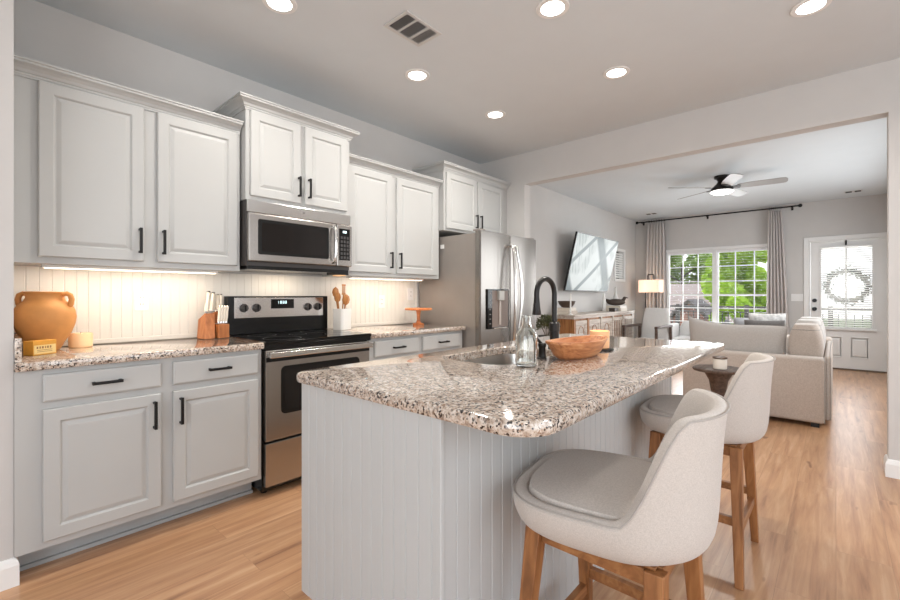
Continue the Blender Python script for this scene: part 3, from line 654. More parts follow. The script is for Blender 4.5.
# ================================================================ MICROWAVE
def make_micro():
    O = Vector((1.545, 2.9, 1.36)); t = thing('microwave', 'stainless over-the-range microwave with dark glass door', 'microwave', O)
    x0, x1, yf = 1.163, 1.925, 2.735
    q = MB(O); q.box(x0, x1, yf, YW - 0.012, 1.375, 1.785); q.build('body', mat('microwave_case', rgb(70, 66, 64), 0.4), t)
    q = MB(O); q.box(x0, x1, 2.715, yf - 0.0005, 1.708, 1.785); q.build('vent_grille', steel_h, t, bevel=0.004)
    q = MB(O); q.box(1.535, 1.549, 2.7135, 2.7148, 1.744, 1.758); q.build('badge', mat('badge_grey', rgb(110, 106, 104), 0.4), t)
    xd = 1.792
    q = MB(O); q.box(x0, xd, 2.70, yf - 0.0005, 1.40, 1.704); d = q.build('door', steel, t, bevel=0.008)
    r = rrect(1.222, 1.728, 1.446, 1.668, 0.012)
    q = MB(O); q.rings([[(x, y, z) for x, z, _ in r] for y in (2.6995, 2.6978)]); q.build('window_frame', black, d)
    r = rrect(1.245, 1.705, 1.466, 1.648, 0.012)
    q = MB(O); q.rings([[(x, y, z) for x, z, _ in r] for y in (2.6977, 2.6972)]); q.build('window_glass', ovenglass, d)
    q = MB(O); pts = [(1.762, 2.699, 1.425)] + [(1.762, 2.672 - 0.012 * math.sin(PI * k / 10), 1.435 + 0.235 * k / 10) for k in range(11)] + [(1.762, 2.699, 1.68)]
    q.tube(pts, 0.013, 12); q.build('handle', steel_h, d, smooth=True)
    q = MB(O); q.box(1.796, x1, 2.70, yf - 0.0005, 1.40, 1.704); p = q.build('control_panel', steel, t, bevel=0.006)
    q = MB(O); q.box(1.815, 1.905, 2.6978, 2.6996, 1.445, 1.675); k = q.build('keypad', blackglass, p)
    q = MB(O); q.box(1.845, 1.876, 2.6972, 2.6977, 1.645, 1.660); q.build('display', digits, k)
    q = MB(O); bt = mat('keypad_buttons', rgb(58, 56, 56), 0.5)
    for i in range(3):
        for j in range(6): q.box(1.825 + i * 0.026, 1.843 + i * 0.026, 2.6972, 2.6977, 1.455 + j * 0.029, 1.475 + j * 0.029)
    q.build('buttons', bt, k)
    q = MB(O); q.box(x0 + 0.01, x1 - 0.01, 2.73, YW - 0.02, 1.352, 1.3748); u = q.build('underside', black, t)
    q = MB(O); q.box(1.80, 1.905, 2.715, 2.84, 1.338, 1.3518); q.build('lamp_housing', black, u)
    q = MB(O); q.box(1.845, 1.90, 2.745, 2.83, 1.333, 1.3378); q.build('lamp_lens', mat('cook_lamp', rgb(255, 190, 120), 0.5, emit=(1, 0.6, 0.3, 1), estr=0.7), u)
    area('cook_lamp_light', Vector((1.545, 2.95, 1.345)) - O, (0, 0.1, -1), 0.3, 0.1, 0.8, (1, 0.82, 0.62), parent=t)
make_micro()

# ================================================================ REFRIGERATOR
def make_fridge():
    O = Vector((3.47, 2.7, 0)); t = thing('refrigerator', 'stainless side by side refrigerator with ice and water dispenser', 'refrigerator', O)
    x0, x1, z1 = 3.002, 3.940, 1.76
    q = MB(O); q.box(x0 + 0.004, x1 - 0.004, 2.385, 3.09, 0.03, z1 - 0.02); q.build('body', side_grey, t, bevel=0.004)
    q = MB(O); q.box(x0 + 0.03, x1 - 0.03, 2.40, 2.44, 0.001, 0.0298); q.build('toe_grille', black, t)
    xm = 3.460
    def dr(a, c, nm):
        q = MB(O); n = 8; rs = []
        pr = [(a, 2.379)] + [(a + 0.0, 2.335)] + [(a + 0.006 + (c - a - 0.012) * k / n, 2.318 - 0.012 * math.sin(PI * k / n)) for k in range(n + 1)] + [(c, 2.335), (c, 2.379)]
        q.prism(pr, 0.06, z1); return q.build(nm, steel_f, t, smooth=False, bevel=0.002)
    dl = dr(x0, xm - 0.003, 'freezer_door'); drr = dr(xm + 0.003, x1, 'fridge_door')
    for sgn, dd in ((-1, dl), (1, drr)):
        bx = xm + sgn * 0.026; q = MB(O)
        pts = [(bx, 2.300, 0.72), (bx, 2.28, 0.725)] + [(bx + (sgn * 0.03) * math.sin(PI * k / 14), 2.262 - 0.04 * math.sin(PI * k / 14), 0.74 + 0.90 * k / 14) for k in range(15)] + [(bx, 2.28, 1.655), (bx, 2.300, 1.66)]
        q.tube(pts, 0.014, 12); q.build('handle', steel_h, dd, smooth=True)
    # dispenser
    q = MB(O); a, c, e, g = 3.08, 3.405, 0.885, 1.243
    q.box(a, a + 0.062, 2.296, 2.304, e, g); q.box(a + 0.0625, c, 2.296, 2.304, g - 0.012, g); q.box(c - 0.008, c, 2.296, 2.304, e, g - 0.0125); q.box(a + 0.0625, c - 0.0085, 2.296, 2.304, e, e + 0.014)
    ds = q.build('dispenser_surround', blackglass, dl, bevel=0.001)
    q = MB(O); q.box(a + 0.0625, c - 0.0085, 2.2985, 2.3045, e + 0.0145, g - 0.0125); k = q.build('dispenser_recess', mat('recess_grey', rgb(120, 106, 98), 0.4), dl)
    q = MB(O); q.box(3.215, 3.300, 2.270, 2.2984, 1.14, 1.2295); q.build('ice_chute', mat('chute_grey', rgb(160, 156, 150), 0.35, metal=0.5), dl, bevel=0.006)
    q = MB(O); q.box(3.247, 3.268, 2.286, 2.2984, 0.92, 1.139); q.build('dispenser_paddle', mat('paddle_grey', rgb(178, 168, 160), 0.4), dl, bevel=0.004)
    q = MB(O); q.box(3.15, 3.39, 2.278, 2.2957, e + 0.002, e + 0.012); q.build('drip_tray', steel_h, dl, bevel=0.002)
    q = MB(O)
    for k in range(6): q.box(3.100, 3.123, 2.2952, 2.2959, 0.93 + k * 0.042, 0.937 + k * 0.042)
    q.box(3.104, 3.119, 2.2952, 2.2959, 1.2, 1.215); q.build('dispenser_buttons', mat('button_marks', rgb(130, 126, 124), 0.5), dl)
    for x in (x0 + 0.05, x1 - 0.05):
        q = MB(O); q.box(x - 0.035, x + 0.035, 2.33, 2.42, z1 + 0.0005, z1 + 0.018); q.build('hinge_cover', side_grey, t, bevel=0.006)
    q = MB(O); q.box(x0 + 0.0005, x0 + 0.0035, 2.755, 2.80, 1.628, 1.665); q.build('sticker', white, t)
make_fridge()

# ================================================================ ISLAND
def make_island():
    x0, x1, y0, y1 = 0.802, 2.855, 0.748, 1.43; z1 = 0.874
    O = Vector((1.82, 1.08, 0)); t = thing('kitchen_island', 'pale grey beadboard kitchen island base under the granite top', 'kitchen island', O)
    q = MB(O)
    q.box(x0 + 0.015, 1.33, y0 + 0.014, y1 - 0.012, 0.130, z1); q.box(2.02, x1 - 0.015, y0 + 0.014, y1 - 0.012, 0.130, z1)      # beside the sink
    q.box(1.3301, 2.0199, y0 + 0.014, 0.92, 0.130, z1); q.box(1.3301, 2.0199, 1.36, y1 - 0.012, 0.130, z1); q.box(1.3301, 2.0199, 0.9201, 1.3599, 0.130, 0.60)
    q.box(x0 + 0.015, x1 - 0.015, y0 + 0.014, y1 - 0.09, 0.001, 0.1299)
    q.build('body', isl, t)
    # end panel with toe notch
    q = MB(O); beadboard(q, (x0 + 0.014, y1), (x0 + 0.014, y0 + 0.0135), 0.130, z1, (-1, 0), t=0.012); beadboard(q, (x0 + 0.014, y1 - 0.075), (x0 + 0.014, y0 + 0.0135), 0.001, 0.1299, (-1, 0), t=0.012); q.build('end_panel', isl, t)
    q = MB(O); beadboard(q, (x0 + 0.014, y0 + 0.0135), (x1 - 0.014, y0 + 0.0135), 0.001, z1, (0, -1), t=0.012, pitch=0.052); q.build('side_panel', isl, t)
    q = MB(O); beadboard(q, (x1 - 0.0145, y0 + 0.0135), (x1 - 0.0145, y1), 0.001, z1, (1, 0), t=0.012); q.build('end_panel', isl, t)
    q = MB(O); q.box(x0 - 0.002, x0 + 0.0135, y0 - 0.003, y0 + 0.013, 0.001, z1); q.build('corner_trim', isl, t, bevel=0.002)
    q = MB(O); q.box(x1 - 0.0135, x1 + 0.002, y0 - 0.003, y0 + 0.013, 0.001, z1); q.build('corner_trim', isl, t, bevel=0.002)
    q = MB(O); q.box(x0 + 0.03, x1 - 0.03, y1 - 0.0119, y1 + 0.006, 0.12, z1 - 0.02); q.build('door_front', isl, t, bevel=0.002)
make_island()
SX0, SX1, SY0, SY1 = 1.385, 1.965, 0.965, 1.325
def make_top():
    O = Vector((1.79, 0.95, 0.876))
    bm = bmesh.new()
    def ring(i, z): return [Vector((x, y, z)) - O for x, y, _ in rrect(0.787 + i, 2.895 - i, 0.468 + i, 1.464 - i, (0.10, 0.05, 0.05, 0.04), 10)]
    def hole(i, z): return [Vector((x, y, z)) - O for x, y, _ in rrect(SX0 - i, SX1 + i, SY0 - i, SY1 + i, 0.085, 8)]
    r = 0.011; lev = [(r, .8755), (r * .3, .8755 + r * .3), (0, .8755 + r), (0, .914 - r), (r * .3, .914 - r * .3), (r, .914)]
    def loft(fn, lv):
        out = []
        for i, z in lv: out.append([bm.verts.new(p) for p in fn(i, z)])
        for k in range(len(out) - 1):
            n = len(out[k])
            for j in range(n): bm.faces.new((out[k][j], out[k][(j + 1) % n], out[k + 1][(j + 1) % n], out[k + 1][j]))
        return out
    A = loft(ring, lev); Bh = loft(hole, [(0.002, .8755), (0, .878), (0, .911), (0.003, .914)])
    for k in (0, -1):
        es = []
        for L in (A[k], Bh[k]):
            n = len(L)
            for j in range(n):
                e = bm.edges.get((L[j], L[(j + 1) % n])); es.append(e)
        bmesh.ops.triangle_fill(bm, edges=es, use_beauty=True)
    bmesh.ops.recalc_face_normals(bm, faces=bm.faces)
    me = bpy.data.meshes.new('granite_island_top'); bm.to_mesh(me); bm.free(); me.materials.append(granite)
    for p in me.polygons: p.use_smooth = True
    me.set_sharp_from_angle(angle=math.radians(35))
    o = bpy.data.objects.new('granite_island_top', me); COL.objects.link(o); o.location = O
    tag(o, 'polished speckled granite slab with rounded corners covering the kitchen island', 'countertop')
make_top()
def make_sink():
    O = Vector((1.675, 1.145, 0.70)); t = thing('kitchen_sink', 'stainless undermount sink set in the island countertop', 'sink', O)
    q = MB(O); 
    def rr(i, z): return [(x, y, z) for x, y, _ in rrect(SX0 + i, SX1 - i, SY0 + i, SY1 - i, 0.08, 8)]
    q.rings([rr(-0.012, 0.8748), rr(0.002, 0.8748), rr(0.006, 0.84), rr(0.012, 0.72), rr(0.03, 0.695), rr(0.12, 0.685)], cap0=False, cap1=True)
    q.build('basin', make_steel('sink_steel', rgb(190, 188, 184), 0.3), t, smooth=True, solid=0.002)
    q = MB(O); q.lathe([(0.045, 0.0), (0.045, 0.004), (0.03, 0.005), (0.028, 0.001)], (1.675, 1.145, 0.6865), 24); q.build('drain', steel_h, t, smooth=True)
make_sink()
def make_faucet():
    O = Vector((2.045, 1.095, 0.9145)); t = thing('kitchen_faucet', 'dark bronze gooseneck pull-down faucet beside the sink', 'faucet', O)
    d = Vector((-0.80, 0.12, 0)).normalized()
    q = MB(); q.lathe([(0.033, 0), (0.033, 0.008), (0.027, 0.014), (0.024, 0.03), (0.024, 0.085), (0.027, 0.088), (0.027, 0.128), (0.02, 0.134), (0.0135, 0.136)], seg=24); q.build('base', bronze, t, smooth=True)
    R = 0.072; pts = [(0, 0, 0.11), (0, 0, 0.2)] + [tuple(d * (R - R * math.cos(a * PI / 14)) + Vector((0, 0, 0.282 + R * 1.05 * math.sin(a * PI / 14)))) for a in range(15)]
    pts.append(tuple(d * (2 * R) + Vector((0, 0, 0.262))))
    q = MB(); q.tube(pts, 0.0135, 14); q.build('spout', bronze, t, smooth=True)
    q = MB(); c = d * (2 * R); q.tube([c + Vector((0, 0, 0.262)), c + Vector((0, 0, 0.24)), c + Vector((0, 0, 0.215)), c + Vector((0, 0, 0.182)), c + Vector((0, 0, 0.176))], [0.014, 0.016, 0.018, 0.023, 0.021], 18); q.build('spray_head', bronze, t, smooth=True)
    q = MB(); q.box(c.x - 0.024, c.x - 0.014, c.y - 0.006, c.y + 0.006, 0.21, 0.235); q.build('spray_button', bronze, t, bevel=0.002)
    O = Vector((1.650, 0.942, 0.9145)); t = thing('soap_dispenser', 'small dark bronze soap dispenser with angled nozzle by the sink', 'soap dispenser', O)
    q = MB(); q.lathe([(0.020, 0), (0.020, 0.006), (0.016, 0.01), (0.015, 0.052), (0.018, 0.056), (0.018, 0.066), (0.012, 0.07)], seg=20); q.build('body', bronze, t, smooth=True)
    q = MB(); q.tube([(0.002, 0, 0.062), (-0.018, 0.014, 0.088), (-0.04, 0.03, 0.120)], [0.007, 0.006, 0.005], 10); q.build('nozzle', bronze, t, smooth=True)
make_faucet()
def make_bottle():
    O = Vector((1.455, 0.900, 0.9143)); t = thing('glass_bottle', 'clear glass bottle standing at the sink edge on the island', 'bottle', O)
    q = MB(); q.lathe([(0.036, 0), (0.041, 0.004), (0.042, 0.02), (0.042, 0.115), (0.039, 0.128), (0.024, 0.15), (0.018, 0.165), (0.016, 0.188), (0.019, 0.190), (0.019, 0.196), (0.014, 0.196), (0.013, 0.165), (0.021, 0.147), (0.036, 0.126), (0.0385, 0.115), (0.0385, 0.012), (0.030, 0.009)], seg=32); q.build('bottle_glass', clear, t, smooth=True)
make_bottle()
def make_dough_bowl():
    O = Vector((1.826, 0.862, 0.9143)); a = math.radians(-3); t = thing('dough_bowl', 'long wooden dough bowl on the island in front of the faucet', 'bowl', O, a)
    def ring(hx, hy, z, e=3.2):
        n = 36; out = []
        for k in range(n):
            c, s = math.cos(2 * PI * k / n), math.sin(2 * PI * k / n)
            out.append((hx * abs(c) ** (2 / e) * (1 if c > 0 else -1), hy * abs(s) ** (2 / e) * (1 if s > 0 else -1), z))
        return out
    def tip(hx, hy, z, lift=0.0):
        r = ring(hx, hy, z, 3.0); return [(x, y * (1 - 0.28 * (abs(x) / hx) ** 2), zz + lift * (abs(x) / hx) ** 3) for x, y, zz in r]
    q = MB(); q.rings([tip(0.13, 0.052, 0), tip(0.145, 0.060, 0.006), tip(0.165, 0.074, 0.022), tip(0.195, 0.090, 0.060, 0.004), tip(0.212, 0.094, 0.068, 0.006), tip(0.212, 0.094, 0.076, 0.006), tip(0.190, 0.086, 0.076, 0.004), tip(0.165, 0.074, 0.05), tip(0.12, 0.054, 0.018)])
    q.build('bowl_body', bowlw, t, smooth=True)
make_dough_bowl()
def make_candle():
    O = Vector((2.12, 0.885, 0.9143)); t = thing('glass_candle', 'glowing peach glass candle on a dark coaster behind the bowl', 'candle', O)
    q = MB(); q.lathe([(0.066, 0), (0.068, 0.003), (0.068, 0.009), (0.064, 0.011)], seg=32); c = q.build('coaster', black, t, smooth=True); c['label'] = 'dark round coaster'
    q = MB(); q.lathe([(0.042, 0.0112), (0.046, 0.014), (0.047, 0.095), (0.044, 0.097), (0.043, 0.09), (0.043, 0.082), (0.0, 0.08)], seg=32, cap1=False); q.build('glass_cup', candlem, t, smooth=True)
    q = MB(); q.tube([(0, 0, 0.0805), (0, 0, 0.09)], 0.0012, 6); q.build('wick', black, t)
    l = bpy.data.lights.new('flame_light', 'POINT'); l.energy = 0.15; l.color = (1, 0.6, 0.3); l.shadow_soft_size = 0.01; o = bpy.data.objects.new('flame_light', l); COL.objects.link(o); o.parent = t; o.location = (0, 0, 0.11)
make_candle()

# ================================================================ STOOLS
def make_stool():
    t = thing('counter_stool', '', 'stool', (0, 0, 0))
    N = 72
    HX, HY, E = 0.250, 0.254, 3.0
    def outline(th, inset, lean=0):
        # th = 0 at back (-Y), runs round; superellipse
        x, y = math.sin(th), -math.cos(th)
        a_ = abs((th + PI) % (2 * PI) - PI); e = 2.25 + 1.15 * max(0, min(1, (a_ - 1.0) / 1.1)); k = (abs(x) ** e + abs(y) ** e) ** (-1 / e)
        hx, hy = HX - inset, HY - inset
        px, py = x * k * hx, y * k * hy
        return px, py - lean
    def sm(a, b_, v):
        v = max(0, min(1, (v - a) / (b_ - a))); return v * v * (3 - 2 * v)
    def rim(th):
        a = abs((th + PI) % (2 * PI) - PI)
        r = (1 - sm(math.radians(44), math.radians(77), a)) ** 1.0
        return 0.662 + 0.006 * math.cos(a) + 0.252 * r
    rs = []
    prof = lambda th: None
    cols = []
    for j in range(N):
        th = 2 * PI * j / N; zr = rim(th); up = max(0, (zr - 0.68) / 0.26); fl = 0.026 * up
        col = []
        for inset, z in ((0.11, 0.556), (0.055, 0.557), (0.030, 0.563), (0.012, 0.581), (0.0, 0.618)):
            col.append((*outline(th, inset), z))
        for f_ in (0.35, 0.7):
            z = 0.62 + (zr - 0.62) * f_; a = outline(th, -fl * f_ * 0.6); col.append((*a, z))
        a = outline(th, -fl * 0.8); col.append((*a, zr - 0.016)); a = outline(th, 0.006 - fl); col.append((*a, zr - 0.004)); a = outline(th, 0.02 - fl); col.append((*a, zr)); a = outline(th, 0.034 - fl); col.append((*a, zr - 0.004))
        a = outline(th, 0.042 - fl); col.append((*a, zr - 0.018))
        zi = 0.625
        for f_ in (0.6, 0.25): a = outline(th, 0.044 + 0.012 * (1 - f_) * up); col.append((*a, zi + (zr - 0.018 - zi) * f_))
        a = outline(th, 0.058); col.append((*a, zi - 0.01))
        cols.append(col)
    q = MB(); q.rings([[c[i] for c in cols] for i in range(len(cols[0]))], True, True)
    q.build('backrest', linen, t, smooth=True, sub=1)
    # piping along the outer rim
    pts = [(*outline(2 * PI * j / N, 0.002 - 0.026 * max(0, (rim(2 * PI * j / N) - 0.68) / 0.26)), rim(2 * PI * j / N) - 0.007) for j in range(N)]
    q = MB(); q.tube(pts, 0.0022, 6, closed=True); q.build('piping', pipem, t, smooth=True)
    # seat cushion
    q = MB(); rs = []
    for k in range(9):
        f = k / 8; ins = 0.034 + 0.205 * f ** 1.5; z = 0.661 + 0.018 * math.sin(f * PI / 2) if k else 0.618
        rs.append([(*outline(2 * PI * j / N, ins), z) for j in range(N)])
    q.rings(rs); q.build('seat', linen, t, smooth=True)
    # base
    q = MB(); 
    for s in (-1, 1):
        q.box(s * 0.152 - 0.011, s * 0.152 + 0.011, -0.135, 0.135, 0.508, 0.5475); q.box(-0.130, 0.130, s * 0.158 - 0.011, s * 0.158 + 0.011, 0.508, 0.5475)
    q.box(-0.157, 0.157, -0.157, 0.157, 0.548, 0.5555)
    q.build('seat_frame', oakx, t, bevel=0.002)
    for sx in (-1, 1):
        for sy in (-1, 1):
            q = MB(); q.bar((sx * 0.152, sy * 0.158, 0.5475), (sx * 0.228, sy * 0.18, 0.0), 0.045, 0.030); q.build('leg', oak, t, bevel=0.003)
    def at(sx, sy, z): f = 1 - z / 0.5475; return Vector((sx * (0.152 + 0.076 * f), sy * (0.158 + 0.022 * f), z))
    for (a, c, z) in (((-1, -1), (1, -1), 0.21), ((-1, 1), (1, 1), 0.19), ((-1, -1), (-1, 1), 0.25), ((1, -1), (1, 1), 0.25)):
        p, r = at(*a, z), at(*c, z); dd = (r - p).normalized() * 0.012; q = MB(); q.bar(p + dd, r - dd, 0.022, 0.022, 0.034, 0.034); q.build('stretcher', oakx, t, bevel=0.002)
    return t
st = make_stool(); st.location = (1.222, 0.470, 0)
def swivel(t, deg):
    for c in t.children:
        if c.name.split('.')[0] in ('seat', 'backrest', 'piping'): c.rotation_euler.z = math.radians(deg)
st['group'] = 'linen counter stools at the island'; st['label'] = 'nearest cream linen barrel-back counter stool with oak legs, at the near end of the island'
st2 = copy_tree(st); swivel(st, 9); swivel(st2, 3); st2.location = (2.318, 0.472, 0)
st2['label'] = 'second cream linen barrel-back counter stool, farther along beside the small round table'

# ================================================================ COUNTER ITEMS
def make_jar():
    O = Vector((0.266, 2.942, 0.9143)); t = thing('clay_jar', 'large orange terracotta jar with two handles on the left countertop', 'jar', O, math.radians(-35))
    q = MB(); q.lathe([(0.052, 0), (0.058, 0.004), (0.072, 0.035), (0.100, 0.085), (0.115, 0.13), (0.120, 0.165), (0.115, 0.2), (0.100, 0.23), (0.080, 0.245), (0.072, 0.262), (0.073, 0.28), (0.080, 0.29), (0.074, 0.293), (0.066, 0.28), (0.064, 0.26), (0.072, 0.242), (0.11, 0.2), (0.115, 0.16), (0.09, 0.08), (0.05, 0.015)], seg=40); q.build('vessel', terra, t, smooth=True)
    for s in (-1, 1):
        q = MB(); q.tube([(s * 0.074, 0, 0.278), (s * 0.092, 0, 0.283), (s * 0.107, 0, 0.275), (s * 0.113, 0, 0.254), (s * 0.110, 0, 0.232), (s * 0.104, 0, 0.220)], [0.010, 0.012, 0.012, 0.012, 0.012, 0.012], 12); q.build('handle', terra, t, smooth=True)
make_jar()
def make_box():
    O = Vector((0.232, 2.755, 0.9143)); t = thing('butter_box', 'small yellow printed box in front of the clay jar', 'box', O, math.radians(32))
    ye = mat('yellow_card', rgb(226, 160, 60), 0.5, var=0.1, vscale=30); q = MB(); q.box(-0.05, 0.05, -0.028, 0.028, 0, 0.066); q.build('carton', ye, t, bevel=0.002)
    q = MB(); q.panel(-0.046, 0.046, 0.006, 0.046, -0.029, [(0, 0.0008), (0, 0.0)]); l = q.build('printed_label', mat('cream_card', rgb(238, 206, 140), 0.6), t)
    q = MB(); 
    x = -0.036
    for w_ in (0.009, 0.007, 0.010, 0.006, 0.009, 0.008):
        q.box(x, x + w_ * 0.7, -0.0296, -0.0291, 0.030, 0.040); x += w_ + 0.003
    for zz in (0.022, 0.015): q.box(-0.034, 0.03, -0.0296, -0.0291, zz, zz + 0.002)
    q.build('print', mat('brown_ink', rgb(150, 100, 60), 0.6), l)
make_box()
O = Vector((0.408, 2.985, 0.9143)); t = thing('pillar_candle', 'short round peach pillar candle beside the clay jar', 'candle', O)
q = MB(); q.lathe([(0.046, 0), (0.05, 0.004), (0.051, 0.068), (0.047, 0.074), (0.0, 0.071)], seg=28, cap1=False); q.build('wax', waxm, t, smooth=True)
q = MB(); q.tube([(0, 0, 0.0713), (0.001, 0, 0.08)], 0.0012, 6); q.build('wick', black, t)
def make_knives():
    O = Vector((1.058, 2.99, 0.9143)); t = thing('knife_block', 'orange brown wooden knife block full of white handled knives', 'knife block', O, math.radians(8))
    # the tall slanted part leans back-left, low part in front for the steak knives
    q = MB(); prof = [(-0.045, 0), (0.055, 0), (0.075, 0.12), (0.008, 0.160)]   # (y,z) side profile leaning towards +Y ... front is -Y
    q.rings([[(x, y - 0.01, z) for y, z in prof] for x in (-0.075, -0.01)], M=Matrix(((1, 0, 0.16, 0), (0, 1, 0, 0), (0, 0, 1, 0), (0, 0, 0, 1)))); q.build('rear_block', blockw, t, bevel=0.003)
    q = MB(); q.box(0.0095, 0.080, -0.058, 0.036, 0, 0.088); q.build('front_block', blockw, t, bevel=0.003)
    q = MB(); q.rings([[(x, y, z) for y, z in ((-0.0, 0.0925), (0.04, 0.0925), (0.060, 0.155), (0.010, 0.165))] for x in (0.018, 0.080)]); q.build('upper_block', blockw, t, bevel=0.003)
    return t, O
kb, kO = make_knives()
def knife(bx, by, bz, tilt, L, r, lab, grp):
    M = Rz(math.radians(8), kO); p = M @ Vector((bx, by, bz)); t = thing('kitchen_knife', lab, 'knife', p, math.radians(8), grp)
    d = Vector((tilt[0], tilt[1], 1)).normalized()
    q = MB(); q.tube([d * 0.0, d * 0.012], [r * 1.05, r * 1.05], 8); q.build('bolster', steel_h, t)
    q = MB(); q.tube([d * 0.0122, d * (L * 0.35), d * (L * 0.7), d * (L * 0.93)], [r * 0.9, r * 1.05, r * 0.85, r * 1.1], 10); q.build('grip', cream, t, smooth=True)
    q = MB(); q.tube([d * (L * 0.931), d * L], [r * 1.1, r * 0.85], 10); q.build('butt_cap', steel_h, t, smooth=True)
for k in range(4):
    knife(0.022 + k * 0.0165, -0.030, 0.0925, (0.16, 0.10), 0.115, 0.0088, 'white handled steak knife in the low front row of the knife block', 'steak knives in the front row')
for k, (bx, by, bz, L) in enumerate(((-0.033, 0.018, 0.158, 0.150), (-0.004, 0.014, 0.160, 0.140))):
    knife(bx, by, bz, (0.26, 0.24), L, 0.012, ('leftmost' if k == 0 else 'second from left') + ' large white handled knife in the tall slot block', 'large knives in the knife block')
for k, bx in enumerate((0.028, 0.050, 0.072)):
    knife(bx, 0.034, 0.166, (0.16, 0.28), 0.120, 0.010, 'white handled knife in the upper row above the ' + ('left', 'middle', 'right')[k] + ' of the steak knives', 'large knives in the knife block')
def make_crock():
    O = Vector((1.995, 2.93, 0.9143)); t = thing('utensil_crock', 'white ceramic crock of wooden utensils right of the range', 'crock', O, 0.2)
    q = MB(); q.rings([[(x, y, z) for x, y, _ in rrect(-a, a, -a, a, rr)] for a, z, rr in ((0.05, 0, 0.02), (0.055, 0.004, 0.022), (0.057, 0.165, 0.022), (0.056, 0.168, 0.022), (0.050, 0.168, 0.02), (0.049, 0.02, 0.02))]); q.build('pot', ceramic, t, smooth=True)
    items = [(-0.025, -0.01, -0.17, -0.04, 0.07, 'spoon'), (-0.012, 0.03, -0.10, 0.06, 0.115, 'ladle'), (0.0, -0.025, -0.02, -0.14, 0.04, 'spoon'), (0.01, 0.025, 0.13, 0.05, 0.13, 'turner'), (-0.012, 0.005, 0.30, 0.0, 0.05, 'spoon')]
    labs = ['wooden spoon leaning left in the crock', 'round wooden ladle in the back of the crock', 'wooden spoon standing upright in the middle of the crock', 'slotted golden turner, tallest utensil in the crock', 'wooden spoon leaning right over the crock rim']
    for (x, y, tx, ty, h, kind), lab in zip(items, labs):
        base = O + Vector((x * 0.6, y * 0.6, 0.025)); u = thing('wooden_' + kind if kind != 'turner' else 'slotted_turner', lab, 'utensil', base, 0.2, 'utensils in the white crock')
        d = Vector((tx * 1.0 + x * 0.9, ty, 1.0)).normalized(); L = 0.160 + h * 0.80
        q = MB(); q.tube([d * 0, d * L], [0.005, 0.0055], 8); q.build('handle', utw, u, smooth=True)
        c = d * (L + 0.022)
        if kind == 'turner':
            q = MB()
            for k in (-1, 0, 1): q.box(c.x + k * 0.013 - 0.003, c.x + k * 0.013 + 0.003, c.y - 0.003, c.y + 0.003, c.z - 0.02, c.z + 0.045)
            q.box(c.x - 0.02, c.x + 0.02, c.y - 0.003, c.y + 0.003, c.z + 0.042, c.z + 0.054); q.box(c.x - 0.02, c.x + 0.02, c.y - 0.003, c.y + 0.003, c.z - 0.03, c.z - 0.018)
            q.build('head', utw, u, bevel=0.002)
        else:
            M = Matrix.Translation(c) @ Matrix.Diagonal((1, 0.35, 1.25, 1)); q = MB()
            q.lathe([(0.004, -0.034), (0.028, -0.021), (0.036, 0), (0.028, 0.021), (0.004, 0.034)], seg=16, M=M); q.build('bowl', utw, u, smooth=True)
make_crock()
def make_cake():
    O = Vector((2.81, 2.90, 0.9143)); t = thing('cake_stand', 'round orange wooden cake stand on the right countertop', 'cake stand', O)
    q = MB(); q.lathe([(0.052, 0), (0.054, 0.008), (0.045, 0.014), (0.022, 0.02), (0.016, 0.04), (0.016, 0.09), (0.022, 0.128), (0.03, 0.134)], seg=28); q.build('pedestal', cakew, t, smooth=True)
    q = MB(); q.lathe([(0.115, 0.1345), (0.126, 0.138), (0.127, 0.15), (0.122, 0.154)], seg=40); q.build('plate', cakew, t, smooth=True)
make_cake()

# ================================================================ CEILING FIXTURES
LAB = {(1.1, 2.18): 'round recessed ceiling light nearest the left cabinets at the picture top', (2.09, 1.13): 'round recessed ceiling light at the top centre above the island',
       (2.99, 0.10): 'round recessed ceiling light at the top right corner', (2.1, 2.18): 'round recessed ceiling light just past the ceiling vent',
       (2.99, 1.13): 'round recessed ceiling light in front of the header, right of centre', (3.0, 2.16): 'round recessed ceiling light farthest off above the refrigerator'}
for (x, y), lab in LAB.items():
    t = thing('recessed_light', lab, 'ceiling light', (x, y, ZC), 0, 'recessed kitchen ceiling lights')
    q = MB(); q.lathe([(0.062, -0.001), (0.062, -0.006), (0.085, -0.006), (0.088, -0.001)], seg=36, cap0=False, cap1=False); q.build('trim_ring', white, t, smooth=True)
    q = MB(); q.lathe([(0.061, -0.001), (0.061, -0.004)], seg=36); q.build('lens', lensm, t)
    area('downlight', (0, 0, -0.012), (0, 0, -1), 0.11, 0.11, 9.0, (1.0, 0.95, 0.88), 150, t, 'DISK')
